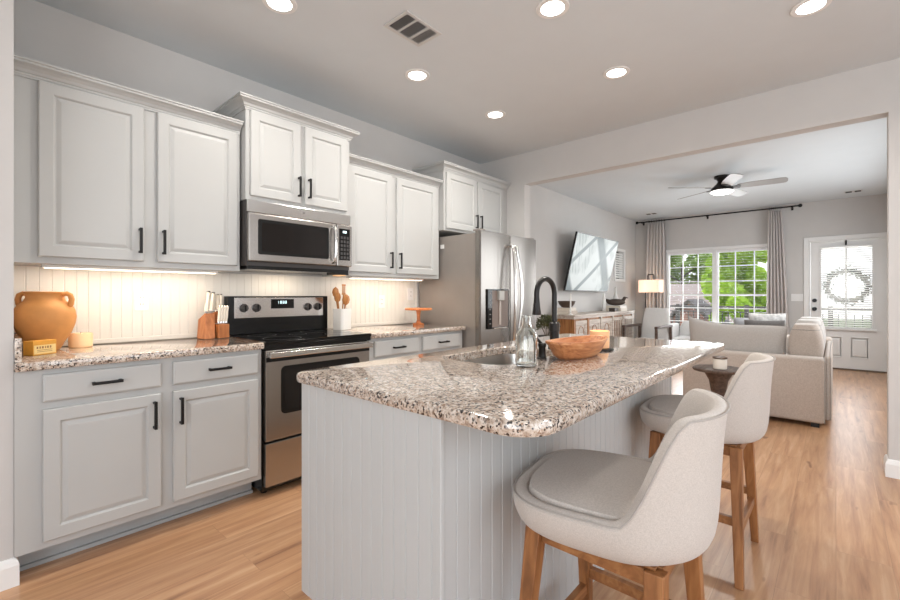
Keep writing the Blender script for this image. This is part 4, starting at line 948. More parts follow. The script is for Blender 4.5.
def make_vent():
    t = thing('ceiling_vent', 'white rectangular louvred air vent on the kitchen ceiling', 'vent', (1.72, 1.82, ZC), 0)
    q = MB(); a, c = 0.138, 0.098
    q.box(-a, a, -c, -c + 0.018, -0.008, -0.001); q.box(-a, a, c - 0.018, c, -0.008, -0.001); q.box(-a, -a + 0.018, -c + 0.018, c - 0.018, -0.008, -0.001); q.box(a - 0.018, a, -c + 0.018, c - 0.018, -0.008, -0.001)
    for x in (-0.046, 0.046): q.box(x - 0.006, x + 0.006, -c + 0.018, c - 0.018, -0.008, -0.001)
    q.build('frame', vmetal, t)
    q = MB(); q.box(-a + 0.018, a - 0.018, -c + 0.018, c - 0.018, -0.0009, -0.0003); q.build('duct_opening', ventdark, t)
    for i, (u0, u1) in enumerate(((-a + 0.019, -0.053), (-0.039, 0.039), (0.053, a - 0.019))):
        q = MB(); 
        if i == 1:
            y = -c + 0.024
            while y < c - 0.024: q.add([(u0, y, -0.0075), (u1, y, -0.0075), (u1, y + 0.006, -0.001), (u0, y + 0.006, -0.001)], [(0, 1, 2, 3)]); y += 0.0155
        else:
            x = u0 + 0.002; s = 0.006 if i == 0 else 0.010
            while x < u1 - 0.004: q.add([(x, -c + 0.02, -0.0075), (x, c - 0.02, -0.0075), (x + s, c - 0.02, -0.001), (x + s, -c + 0.02, -0.001)], [(0, 1, 2, 3)]); x += 0.0125
        q.build('louvre', vmetal, t, solid=0.001)
make_vent()
def small_vent(x, y, lab):
    t = thing('ceiling_register', lab, 'vent', (x, y, ZC), 0, 'small living room ceiling registers'); q = MB(); q.box(-0.06, 0.06, -0.1, 0.1, -0.006, -0.001); q.build('frame', vmetal, t)
    for k in (-1, 1):
        q = MB(); q.box(-0.05, 0.05, k * 0.05 - 0.035, k * 0.05 + 0.035, -0.0075, -0.0062); q.build('slot', ventdark, t)
small_vent(8.75, -0.19, 'small ceiling register near the entry door, above right')
small_vent(8.62, 2.60, 'small ceiling register near the left end of the curtain rod')

def make_fan():
    t = thing('ceiling_fan', 'dark hub ceiling fan with five pale blades and lit lamp', 'ceiling fan', (6.5, 1.1, ZC))
    q = MB(); q.lathe([(0.085, -0.001), (0.085, -0.03), (0.06, -0.04), (0.045, -0.07), (0.06, -0.10), (0.10, -0.135), (0.125, -0.165), (0.125, -0.19), (0.09, -0.195)], seg=36); q.build('motor_housing', bronze, t, smooth=True)
    q = MB(); q.lathe([(0.115, -0.1955), (0.130, -0.205), (0.10, -0.225), (0.05, -0.238), (0.0, -0.24)], seg=32, cap1=False); q.build('lamp_bowl', mat('fan_lens', rgb(255, 255, 255), 0.5, emit=(1, 0.98, 0.94, 1), estr=3), t, smooth=True)
    for k in range(5):
        a = math.radians(-13 + 72 * k); M = Matrix.Rotation(a, 4, 'Z') @ Matrix.Translation((0, 0, -0.155)) @ Matrix.Rotation(math.radians(-14), 4, 'X')
        q = MB(); q.rings([[(x, y, z) for x, y in ((0.10, -0.02), (0.19, -0.045), (0.21, 0), (0.19, 0.045), (0.10, 0.02))] for z in (-0.006, -0.001)], M=M); br = q.build('blade_bracket', bronze, t)
        q = MB(); pts = [(0.17, -0.05), (0.30, -0.066), (0.60, -0.07), (0.655, -0.062), (0.675, -0.03), (0.675, 0.03), (0.655, 0.062), (0.60, 0.07), (0.30, 0.066), (0.17, 0.05)]
        q.rings([[(x, y, z) for x, y in pts] for z in (0, 0.007)], M=M); q.build('blade', fanblade, t)
    area('fan_lamp', (0, 0, -0.26), (0, 0, -1), 0.2, 0.2, 16, (1, 0.96, 0.9), 170, t, 'DISK')
make_fan()

# ================================================================ LIVING ROOM
# curtains
def curtain(yt0, yt1, yb0, yb1, lab, seed):
    rnd = random.Random(seed); O = Vector((9.16, (yt0 + yt1) / 2, 0.02)); n = 90; nz = 16; rs = []
    ph = [rnd.uniform(-0.4, 0.4) for _ in range(8)]
    q = MB(O)
    for i in range(nz + 1):
        f = i / nz; z = 0.02 + (2.62 - 0.02) * f; g = (1 - f) ** 0.8
        a = yt0 + (yb0 - yt0) * g; c = yt1 + (yb1 - yt1) * g; row = []
        for j in range(n + 1):
            u = j / n; fold = math.sin(u * 2 * PI * 6 + 0.6 * math.sin(3 * u + ph[0] * 3) + ph[1] * g); am = 0.028 + 0.02 * g
            row.append((9.16 + am * fold, a + (c - a) * (u + 0.012 * math.sin(u * 2 * PI * 6 + 1)), z))
        rs.append(row)
    q.rings(rs, False, False, False)
    o = q.build('curtain', curtf, loc=O, smooth=True, solid=0.004); tag(o, lab, 'curtain', 'greige curtains at the living room window')
    for j in range(7):
        yy = yt0 + (yt1 - yt0) * (j + 0.5) / 7 ; r = MB(O); r.tube([(9.2 + 0.024 * math.cos(a * PI / 8) - 0.04, yy, 2.662 + 0.024 * math.sin(a * PI / 8)) for a in range(16)], 0.003, 6, closed=True); g = r.build('curtain_ring', bronze, o, smooth=True)
curtain(2.50, 2.83, 2.45, 2.92, 'floor length greige curtain left of the window, behind the lamp', 1)
curtain(0.68, 0.86, 0.56, 0.90, 'floor length greige curtain right of the window by the light switch', 2)
t = thing('curtain_rod', 'long black curtain rod with ball ends above the window', 'curtain rod', (9.16, 1.75, 2.665))
q = MB(); q.tube([(0, -1.29, 0), (0, 1.27, 0)], 0.0125, 12); q.build('pole', black, t, smooth=True)
for y in (-1.31, 1.29):
    q = MB(); q.lathe([(0.006, -0.03), (0.022, -0.022), (0.03, 0), (0.022, 0.022), (0.006, 0.03)], (0, y, 0), 16); q.build('finial', black, t, smooth=True)
for y in (-1.2, 0.05, 1.2):
    q = MB(); q.tube([(0, y, -0.014), (0.06, y, -0.02), (0.1385, y, -0.02)], 0.006, 8); q.box(0.131, 0.139, y - 0.015, y + 0.015, -0.045, 0.02); q.build('bracket', black, t)
# switch plate
t = thing('light_switch', 'white three gang light switch beside the entry door', 'switch', (XF, 0.487, 1.148))
q = MB(); q.box(-0.007, -0.0005, -0.078, 0.078, -0.06, 0.06); q.build('cover_plate', white, t, bevel=0.002)
for k in (-1, 0, 1):
    q = MB(); q.box(-0.011, -0.0072, k * 0.046 - 0.016, k * 0.046 + 0.016, -0.033, 0.033); q.build('rocker', white, t, bevel=0.001)

# television tilted forward on its mount
def make_tv():
    O = Vector((6.72, 3.0, 1.25)); ang = math.atan2(0.2, 0.86); t = thing('television', 'large wall television tilted forward with window reflections painted on its pale screen', 'television', O)
    M = Matrix.Rotation(ang, 4, 'X'); hw, h = 0.80, 0.885
    q = MB(); q.box(-hw, hw, -0.0, 0.03, 0, h, M); q.build('cabinet', black, t, bevel=0.003)
    q = MB(); q.box(-hw + 0.012, hw - 0.012, -0.0016, -0.0003, 0.014, h - 0.012, M); q.build('screen', screenm, t)
    q = MB(); q.box(-0.2, 0.2, 0.075, 0.112, 0.28, 0.62); q.box(-0.18, -0.14, -0.095, 0.08, 0.46, 0.50); q.box(0.14, 0.18, -0.095, 0.08, 0.46, 0.50); q.build('wall_mount', black, t)
make_tv()

# console sideboard
def make_console():
    x0, x1, y0, y1 = 5.65, 8.02, 2.73, 3.06; O = Vector((6.83, 2.9, 0)); t = thing('console_sideboard', 'rustic two tone wood sideboard under the television', 'sideboard', O)
    q = MB(O); q.box(x0, x1, y0 + 0.02, y1, 0.08, 0.85); q.build('carcass', brownw, t)
    q = MB(O); q.box(x0 + 0.02, x1 - 0.02, y0 + 0.05, y1 - 0.01, 0.0, 0.0799); q.build('plinth', brownw, t)
    q = MB(O); q.box(x0 - 0.03, x1 + 0.03, y0 - 0.03, y1 + 0.02, 0.886, 0.91); q.box(x0 - 0.015, x1 + 0.015, y0 - 0.012, y1 + 0.01, 0.8505, 0.8858); tp = q.build('top', washw, t, bevel=0.004); tp['label'] = 'whitewashed top'
    n = 5; w = (x1 - x0) / n
    for k in range(n + 1):
        x = min(max(x0 + k * w, x0 + 0.03), x1 - 0.03); q = MB(O); q.box(x - 0.028, x + 0.028, y0 - 0.008, y0 + 0.019, 0.08, 0.85); q.build('pilaster', brownw if k in (0, 1) else washw, t, bevel=0.002)
    for k in range(n):
        a = x0 + k * w + 0.035 + (0.025 if k == 0 else 0); c = x0 + (k + 1) * w - 0.035 - (0.025 if k == n - 1 else 0)
        if k < 3:
            q = MB(O); q.panel(a, c, 0.12, 0.82, y0, [(0, 0.019), (0, 0), (0.06, 0), (0.065, 0.01), (0.075, 0.01)]); d = q.build('door', washw, t)
            q = MB(O); q.tube([(c - 0.03, y0 - 0.0005, 0.5), (c - 0.03, y0 - 0.02, 0.5)], [0.006, 0.012], 10); q.build('knob', black, d)
            q = MB(O); pp = []
            for i in range(9): an = PI * i / 8; pp.append(((a + c) / 2 + 0.09 * math.cos(an), y0 + 0.0055, 0.62 + 0.12 * math.sin(an)))
            q.tube([((a + c) / 2 + 0.09, y0 + 0.0055, 0.3)] + pp + [((a + c) / 2 - 0.09, y0 + 0.0055, 0.3)], 0.004, 6); q.build('arched_moulding', brownw, d)
        else:
            q = MB(O)
            q.box(a, c, y0, y0 + 0.019, 0.12, 0.17); q.box(a, c, y0, y0 + 0.019, 0.77, 0.82)
            m = 5
            for i in range(m): xx = a + (c - a) * i / (m - 1); q.box(max(a, xx - 0.02), min(c, xx + 0.02), y0 + 0.001, y0 + 0.018, 0.1701, 0.7699)
            d = q.build('slatted_door', washw, t)
make_console()
# decor on the sideboard
def book(x, y, z, w, d, h, m, lab, rz=0, grp='books stacked on the sideboard'):
    O = Vector((x, y, z)); t = thing('book', lab, 'book', O, rz, grp)
    q = MB(); q.box(-w / 2, w / 2, -d / 2, d / 2, 0, 0.003); q.box(-w / 2, w / 2, -d / 2, d / 2, h - 0.003, h); q.box(-w / 2, w / 2, -d / 2, -d / 2 + 0.003, 0.003, h - 0.003); q.build('cover', m, t)
    q = MB(); q.box(-w / 2 + 0.004, w / 2 - 0.004, -d / 2 + 0.0035, d / 2 - 0.004, 0.0032, h - 0.0032); q.build('pages', cream, t)
bk1 = mat('book_cream', rgb(214, 204, 192), 0.6); bk2 = mat('book_tan', rgb(186, 170, 154), 0.6)
book(5.82, 2.92, 0.9105, 0.28, 0.2, 0.05, bk2, 'tan book at the bottom of the stack at the left end of the sideboard')
book(5.82, 2.92, 0.9610, 0.26, 0.18, 0.045, bk1, 'cream book under the small dark bowl on the sideboard', 0.08)
O = Vector((5.82, 2.92, 1.0065)); t = thing('footed_bowl', 'small dark wooden bowl on the left book stack', 'bowl', O)
q = MB(); q.lathe([(0.05, 0), (0.07, 0.005), (0.11, 0.05), (0.125, 0.095), (0.115, 0.097), (0.10, 0.055), (0.05, 0.015)], seg=28); q.build('bowl_body', mat('dark_bowl', rgb(84, 70, 60), 0.5), t, smooth=True)
wg = mat('frosted_white', rgb(236, 234, 230), 0.35)
for x, y, h, lab in ((5.58 + 0.1, 3.02, 0.40, 'tallest white taper candle at the left end of the sideboard'), (5.70, 2.80, 0.30, 'shorter white taper candle at the front left of the sideboard')):
    t = thing('taper_candle', lab, 'candle', (x, y, 0.9105), 0, 'white tapers on the sideboard'); q = MB(); q.lathe([(0.03, 0), (0.03, 0.008), (0.01, 0.02), (0.008, 0.07), (0.018, 0.075), (0.018, 0.085)], seg=16); q.build('candle_holder', wg, t, smooth=True)
    q = MB(); q.lathe([(0.011, 0.0852), (0.009, h)], seg=12); q.build('taper', wg, t, smooth=True)
book(7.60, 2.88, 0.9105, 0.30, 0.28, 0.055, bk1, 'cream book at the right end of the sideboard under the duck')
book(7.60, 2.88, 0.9660, 0.26, 0.26, 0.04, mat('book_white', rgb(226, 220, 214), 0.6), 'white book directly beneath the dark duck figurine', -0.05)
def duck():
    O = Vector((7.60, 2.88, 1.0065)); t = thing('duck_figurine', 'dark carved duck figurine on books at the right of the sideboard', 'figurine', O, math.radians(-68)); dk = mat('duck_wood', rgb(72, 60, 52), 0.5, var=0.25)
    def ell(c, r, n=9, s=14, M=None):
        return [(r * math.sin(PI * k / n), -r * math.cos(PI * k / n)) for k in range(n + 1)]
    q = MB(); M = Matrix.Translation((0, 0, 0.058)) @ Matrix.Diagonal((2.5, 1.0, 0.95, 1)); q.lathe([(max(0.001, 0.062 * math.sin(PI * k / 10)), -0.062 * math.cos(PI * k / 10)) for k in range(11)], seg=20, M=M)
    q.build('figure_body', dk, t, smooth=True)
    q = MB(); q.tube([(0.11, 0, 0.08), (0.135, 0, 0.115), (0.14, 0, 0.135), (0.155, 0, 0.15)], [0.034, 0.026, 0.028, 0.012], 12); q.tube([(0.15, 0, 0.14), (0.195, 0, 0.132)], [0.014, 0.006], 8); q.build('head', dk, t, smooth=True)
    q = MB(); q.tube([(-0.12, 0, 0.075), (-0.165, 0, 0.10), (-0.19, 0, 0.13)], [0.034, 0.022, 0.006], 10); q.build('tail', dk, t, smooth=True)
duck()
t = thing('stoneware_vase', 'slim pale bottle vase behind the duck on the sideboard', 'vase', (7.90, 3.00, 0.9105)); q = MB(); q.lathe([(0.05, 0), (0.06, 0.02), (0.06, 0.18), (0.035, 0.26), (0.018, 0.32), (0.018, 0.42), (0.022, 0.425)], seg=24); q.build('vase_body', ceramic, t, smooth=True)
t = thing('bud_vase', 'slim white cylinder vase left of the duck on the sideboard', 'vase', (7.42, 3.02, 0.9105)); q = MB(); q.lathe([(0.03, 0), (0.032, 0.01), (0.03, 0.20), (0.02, 0.24), (0.02, 0.31), (0.015, 0.31)], seg=20); q.build('vase_body', wg, t, smooth=True)
t = thing('trinket_box', 'small dark lidded box on the sideboard beside the books', 'box', (7.34, 2.82, 0.9105)); q = MB(); q.box(-0.08, 0.08, -0.05, 0.05, 0, 0.045); q.build('base', mat('dark_box', rgb(66, 56, 50), 0.5), t, bevel=0.004); q = MB(); q.box(-0.083, 0.083, -0.053, 0.053, 0.0452, 0.062); q.build('lid', mat('dark_box_lid', rgb(76, 66, 58), 0.5), t, bevel=0.004)

# potted plant between refrigerator and sideboard
def plant():
    O = Vector((5.06, 2.82, 0)); st_ = thing('plant_stand', 'dark slim plant stand beyond the refrigerator', 'plant stand', O)
    q = MB(); q.lathe([(0.13, 0.50), (0.14, 0.505), (0.14, 0.525), (0.13, 0.53)], seg=24); q.build('top', darkw, st_)
    for k in range(3):
        a = 2 * PI * k / 3; q = MB(); q.bar((0.1 * math.cos(a), 0.1 * math.sin(a), 0.4998), (0.14 * math.cos(a), 0.14 * math.sin(a), 0), 0.025, 0.02); q.build('leg', darkw, st_)
    t = thing('potted_plant', 'bushy olive green potted plant behind the faucet', 'plant', O + Vector((0, 0, 0.5305)))
    q = MB(); q.lathe([(0.07, 0), (0.1, 0.02), (0.11, 0.13), (0.1, 0.13), (0.09, 0.11)], seg=24); q.build('pot', mat('dark_pot', rgb(70, 64, 58), 0.6), t, smooth=True)
    q = MB(); rnd = random.Random(4)
    for k in range(520):
        th = rnd.uniform(0, 2 * PI); ph = rnd.uniform(-0.5, 1.4); r = 0.16 * rnd.uniform(0.4, 1) ; p = Vector((r * math.cos(th) * math.cos(ph), r * math.sin(th) * math.cos(ph), 0.26 + 0.8 * r * math.sin(ph)))
        d = (p - Vector((0, 0, 0.15))).normalized() + Vector((rnd.gauss(0, .4), rnd.gauss(0, .4), rnd.gauss(0, .4))); d.normalize(); s = d.cross(Vector((rnd.gauss(0, 1), rnd.gauss(0, 1), rnd.gauss(0, 1)))).normalized()
        q.add([p, p + d * 0.02 + s * 0.011, p + d * 0.045, p + d * 0.02 - s * 0.011], [(0, 1, 2, 3)])
    q.build('foliage', leafm, t)
    q = MB()
    for k in range(7): a = 2 * PI * k / 7; q.tube([(0.01 * math.cos(a), 0.01 * math.sin(a), 0.11), (0.06 * math.cos(a), 0.06 * math.sin(a), 0.22), (0.1 * math.cos(a), 0.1 * math.sin(a), 0.32)], 0.003, 5)
    q.build('stem', mat('stem_brown', rgb(90, 78, 56), 0.7), t)
plant()

# floor lamp
def make_lamp():
    O = Vector((8.92, 2.70, 0)); t = thing('floor_lamp', 'floor lamp with rectangular cream shade in a dark arched frame', 'floor lamp', O, math.radians(-10))
    q = MB(); q.box(-0.13, 0.13, -0.13, 0.13, 0.0, 0.025); q.build('base', bronze, t, bevel=0.003)
    q = MB(); q.tube([(0, -0.105, 0.0255), (0, -0.105, 1.235)], 0.011, 8); q.build('post', bronze, t); q = MB(); q.tube([(0, 0.105, 0.0255), (0, 0.105, 1.235)], 0.011, 8); q.build('post', bronze, t)
    q = MB(); q.tube([(0, -0.06, 1.49), (0, -0.06, 1.57), (0, -0.05, 1.59), (0, 0.05, 1.59), (0, 0.06, 1.57), (0, 0.06, 1.49)], 0.009, 8); q.build('finial_loop', bronze, t)
    q = MB(); rs = [[(x, y, z) for x, y, _ in rrect(-a, a, -c, c, 0.02, 4)] for a, c, z in ((0.10, 0.205, 1.24), (0.10, 0.205, 1.485))]; q.rings(rs, False, False); q.build('lamp_shade', lampshade, t, solid=0.003)
    q = MB(); q.box(-0.004, 0.004, -0.2, 0.2, 1.236, 1.244); q.box(-0.004, 0.004, -0.2, 0.2, 1.48, 1.488); q.tube([(0, 0, 1.245), (0, 0, 1.479)], 0.006, 6); q.build('shade_frame', bronze, t)
    l = bpy.data.lights.new('lamp_bulb', 'POINT'); l.energy = 3; l.color = (1, 0.82, 0.62); l.shadow_soft_size = 0.04; o = bpy.data.objects.new('lamp_bulb', l); COL.objects.link(o); o.parent = t; o.location = (0, 0.03, 1.36)
make_lamp()

def slabc(x0, x1, y0, y1, z0, z1, O, r=0.03):
    q = MB(O); q.box(x0, x1, y0, y1, z0, z1); return q, r
def soft(name, m, parent, O, x0, x1, y0, y1, z0, z1, r=0.03, seg=3):
    q = MB(O); q.box(x0, x1, y0, y1, z0, z1); o = q.build(name, m, parent, bevel=r, seg=seg)
    for p in o.data.polygons: p.use_smooth = True
    return o
# sectional sofa
def make_sofa():
    O = Vector((5.9, 0.6, 0)); t = thing('sectional_sofa', 'beige L shaped fabric sectional sofa with its back to the kitchen', 'sofa', O)
    soft('back_panel', sofaf, t, O, 5.055, 5.235, 0.072, 1.215, 0.04, 0.625)
    soft('side_back_panel', sofaf, t, O, 5.2355, 7.10, 0.030, 0.082, 0.04, 0.63)
    soft('arm', sofaf, t, O, 7.1005, 7.34, 0.035, 0.98, 0.04, 0.66)
    soft('seat_base', sofaf, t, O, 5.2355, 6.05, 0.0825, 1.215, 0.04, 0.28); soft('seat_base', sofaf, t, O, 6.0505, 7.0995, 0.0825, 0.98, 0.04, 0.28)
    q = MB(O); q.tube([(5.07, 0.075, 0.05), (5.07, 0.075, 0.60), (5.09, 0.078, 0.618), (5.23, 0.078, 0.622)], 0.003, 6); q.tube([(5.235, 0.036, 0.05), (5.235, 0.036, 0.615), (5.26, 0.04, 0.629), (7.05, 0.04, 0.631)], 0.003, 6); q.build('piping', pipem, t)
    for x, y in ((5.12, 0.14), (5.12, 1.14), (7.25, 0.12), (7.25, 0.9), (5.95, 1.14)):
        q = MB(O); q.box(x - 0.03, x + 0.03, y - 0.03, y + 0.03, 0.0, 0.0398); q.build('sofa_foot', black, t)
    for a, c, d, e in ((5.25, 6.05, 0.21, 0.70), (5.25, 6.05, 0.71, 1.21), (6.06, 7.09, 0.21, 0.97)):
        cc = Vector(((a + c) / 2, (d + e) / 2, 0.2805)); o = soft('seat_cushion', cushf, None, cc, a, c, d, e, 0.2805, 0.44, 0.04); o.location = cc
        tag(o, {0.21: 'box seat cushion in the corner of the sectional sofa' if a < 6 else 'long box seat cushion at the window end of the sectional', 0.71: 'box seat cushion at the left end of the sectional'}[d], 'cushion', 'seat cushions on the sectional')
make_sofa()
def pillow(name, label, cat, loc, w, h, d, rot, m, grp=None, pip=True, sag=0.0, corner=0.0, e=4, bottom=True):
    """upright pillow: width w along local x, height h along z, thickness d along y; origin at the bottom centre"""
    n = 18; q = MB()
    def T(u, v): return max(0.0, (1 - abs(u) ** e)) ** 0.5 * max(0.0, (1 - abs(v) ** e)) ** 0.5
    def pos(u, v, s):
        x = u * w / 2 * (1 - 0.04 * (1 - abs(v)) * abs(u)); 
        z = h / 2 + v * h / 2 * (1 - 0.03 * (1 - abs(u)))
        if v > 0: z += v * (corner * u * abs(u) ** 1.5 - sag * (1 - u * u))
        return (x, s * T(u, v) * d / 2, z)
    vs = []; fs = []; id = {}
    for s in (-1, 1):
        for i in range(n + 1):
            for j in range(n + 1):
                u = math.sin((i / n - 0.5) * PI); v = math.sin((j / n - 0.5) * PI); edge = i in (0, n) or j in (0, n)
                k = (i, j) if edge else (i, j, s)
                if k not in id: id[k] = len(vs); vs.append(pos(u, v, s))
        def g(i, j): return id[(i, j)] if (i in (0, n) or j in (0, n)) else id[(i, j, s)]
        for i in range(n):
            for j in range(n):
                f = (g(i, j), g(i + 1, j), g(i + 1, j + 1), g(i, j + 1)); fs.append(f if s < 0 else f[::-1])
    q.add(vs, fs)
    o = q.build(name, m, smooth=True, loc=loc); o.rotation_euler = rot; tag(o, label, cat, grp)
    if pip:
        per = [(i / n, 0) for i in range(n)] + [(1, j / n) for j in range(n)] + [(1 - i / n, 1) for i in range(n)] + [(0, 1 - j / n) for j in range(n)]
        q = MB(); q.tube([pos(math.sin((a - 0.5) * PI), math.sin((c - 0.5) * PI), 0) for a, c in per], 0.0045, 6, closed=True); q.build('piping', pipem, o, smooth=True)
    return o
r90 = -PI / 2
pillow('back_cushion', 'long grey slumping back cushion along the sofa edge nearest the island', 'cushion', (5.345, 0.785, 0.445), 0.86, 0.47, 0.17, (0, 0, r90), cushf, 'back cushions on the sectional', True, 0.03, -0.035)
# corner and side cushions: boxy, in a row going away
def boxcush(x0, x1, y0, y1, z0, z1, lab, ang=0, m=sofaf, p=True):
    c = Vector(((x0 + x1) / 2, (y0 + y1) / 2, z0)); hx, hy, h = (x1 - x0) / 2, (y1 - y0) / 2, z1 - z0
    q = MB(); rs = []
    for k in range(11):
        f = k / 10; z = h * f; s = 1 - 0.16 * abs(2 * f - 1) ** 5; bul = 0.03 * math.sin(PI * f)
        rs.append([(x, y, z) for x, y, _ in rrect(-hx * s - bul * 0.4, hx * s + bul * 0.4, -hy * s - bul, hy * s + bul, 0.05, 5)])
    q.rings(rs); o = q.build('back_cushion', m, loc=c, smooth=True); o.rotation_euler.z = ang; tag(o, lab, 'cushion', 'back cushions on the sectional')
    for k in (1, 9):
        q = MB(); q.tube([(x * 1.0, y * 1.0, z) for x, y, z in rs[k]], 0.0035, 6, closed=True); q.build('piping', pipem, o)
boxcush(5.275, 5.72, 0.118, 0.318, 0.448, 0.905, 'beige end-on back cushion at the corner of the sofa')
boxcush(5.775, 6.24, 0.118, 0.318, 0.448, 0.925, 'second beige back cushion from the sofa corner', m=cushf)
boxcush(6.295, 6.76, 0.118, 0.318, 0.448, 0.93, 'beige back cushion farthest from the sofa corner', m=cushf)
pillow('throw_pillow', 'dark grey throw pillow peeking above the long sofa cushion', 'pillow', (5.96, 0.60, 0.47), 0.38, 0.44, 0.12, (0, 0, math.radians(-70)), darkf, 'throw pillows on the sectional', False)
pillow('throw_pillow', 'white and grey patterned throw pillow right of the dark one', 'pillow', (6.45, 0.62, 0.47), 0.40, 0.50, 0.12, (0, 0, math.radians(-60)), mat('patterned_fabric', rgb(196, 194, 192), 0.9, var=0.3, vscale=22), 'throw pillows on the sectional', False)
pillow('throw_pillow', 'blue grey rectangular pillow at the window end of the sofa', 'pillow', (6.95, 0.80, 0.445), 0.46, 0.44, 0.16, (0, 0, math.radians(-80)), greyf, 'throw pillows on the sectional', True)

# armchair with wood frame arms
def make_armchair(loc, rz, lab, wood):
    bh, bw = (0.66, 0.24) if wood else (0.40, 0.33)
    t = thing('armchair', lab, 'armchair', loc, rz, 'pale armchairs by the window')
    Z = Vector((0, 0, 0))
    soft('seat', whitef, t, Z, -bw, bw, -0.33, 0.28, 0.24, 0.44, 0.05)
    q = MB(); rs = []
    for k in range(9):
        f = k / 8; z = 0.30 + bh * f; s = 1 - 0.22 * f ** 4; y = 0.285 + 0.10 * f; th = 0.13 * (1 - 0.35 * f)
        rs.append([(x, yy, z) for x, yy, _ in rrect(-bw * s, bw * s, y, y + th, 0.04, 4)])
    q.rings(rs); q.build('backrest', whitef, t, smooth=True)
    for s in (-1, 1):
        q = MB()
        if wood:
            x = s * 0.262; q.bar((x, -0.34, 0.0), (x, -0.34, 0.64), 0.04); q.bar((x, 0.36, 0.0), (x, 0.33, 0.64), 0.04); q.bar((x, -0.36, 0.66), (x, 0.36, 0.66), 0.05, 0.05, 0.04, 0.04); q.bar((x, -0.32, 0.3), (x, 0.32, 0.3), 0.03)
            a = q.build('arm', darkw, t, bevel=0.004); a['label'] = 'dark wooden open arm frame'
        else:
            q.box(s * 0.39 - 0.065, s * 0.39 + 0.065, -0.34, 0.4, 0.08, 0.66); a = q.build('arm', whitef, t, bevel=0.03, seg=3)
    for s in (-1, 1):
        if not wood:
            for y in (-0.28, 0.34): q = MB(); q.box(s * 0.38 - 0.02, s * 0.38 + 0.02, y - 0.02, y + 0.02, 0, 0.0798); q.build('leg', darkw, t)
    q = MB(); q.box(-bw + 0.01, bw - 0.01, -0.31, 0.27, 0.20, 0.2395); q.build('seat_rail', darkw if wood else whitef, t)
    return t
make_armchair((7.74, 2.395, 0), math.radians(-93), 'white armchair with dark wood open arms near the sideboard', True)
make_armchair((8.66, 1.86, 0), math.radians(-85), 'low off white upholstered armchair in front of the window', False)

# side table with jar candle
t = thing('side_table', 'small round dark wood pedestal table behind the far stool', 'side table', (4.52, 0.79, 0))
q = MB(); q.lathe([(0.175, 0.505), (0.20, 0.508), (0.205, 0.516), (0.205, 0.528), (0.198, 0.534)], seg=48); q.build('tabletop', darkw, t, smooth=True)
q = MB(); q.lathe([(0.13, 0), (0.135, 0.02), (0.085, 0.10), (0.055, 0.24), (0.055, 0.30), (0.075, 0.42), (0.12, 0.5048)], seg=20); q.build('pedestal', darkw, t, smooth=True)
t = thing('jar_candle', 'cream jar candle with a dark lid on the round side table', 'candle', (4.47, 0.77, 0.5345))
q = MB(); q.lathe([(0.05, 0), (0.054, 0.004), (0.054, 0.085), (0.05, 0.09)], seg=28); q.build('jar', mat('jar_cream', rgb(222, 212, 200), 0.35), t, smooth=True)
q = MB(); q.lathe([(0.055, 0.0902), (0.057, 0.093), (0.057, 0.105), (0.03, 0.112), (0.012, 0.116)], seg=28); q.build('lid', mat('lid_brown', rgb(96, 80, 70), 0.4), t, smooth=True)

# ================================================================ OUTSIDE
GZ = -2.6
lawn = mat('lawn', rgb(92, 112, 60), 0.95, var=0.2, vscale=0.6)
q = MB(); q.box(9.5, 90, -40, 60, GZ - 0.3, GZ); struct(q.build('ground', lawn), 'grass beyond the house')
# deck with railing
q = MB()
for k in range(14): q.box(9.46 + k * 0.145, 9.60 + k * 0.145, -1.4, 3.6, -0.06, -0.03)
q.box(9.46, 11.49, -1.4, 3.6, -0.2, -0.061)
for x, y in ((9.8, -1.3), (11.35, -1.3), (9.8, 3.5), (11.35, 3.5), (11.35, 1.1)): q.box(x - 0.06, x + 0.06, y - 0.06, y + 0.06, GZ, -0.2001)
tag(q.build('wooden_deck', mat('deck_wood', rgb(140, 120, 100), 0.8)), 'grey brown wooden deck outside the living room window', 'deck')
t = thing('deck_railing', 'dark metal railing with thin balusters outside the window', 'railing', (11.4, 1.1, -0.03)); O = t.location
rail = mat('rail_dark', rgb(58, 56, 54), 0.5)
q = MB(O); q.box(11.37, 11.43, -1.35, 3.55, 0.90, 0.945); q.box(11.385, 11.415, -1.35, 3.55, 0.06, 0.09); q.box(11.39, 11.41, -1.35, 3.55, 0.80, 0.82); q.build('rail', rail, t)
y = -1.3
n = 0
while y < 3.5:
    n += 1; q = MB(O)
    if n % 12 == 1: q.box(11.36, 11.44, y - 0.04, y + 0.04, -0.03, 0.8999 if False else 0.97); q.build('post', rail, t)
    else: q.box(11.392, 11.408, y - 0.008, y + 0.008, 0.0901, 0.7999); q.build('baluster', rail, t)
    y += 0.115
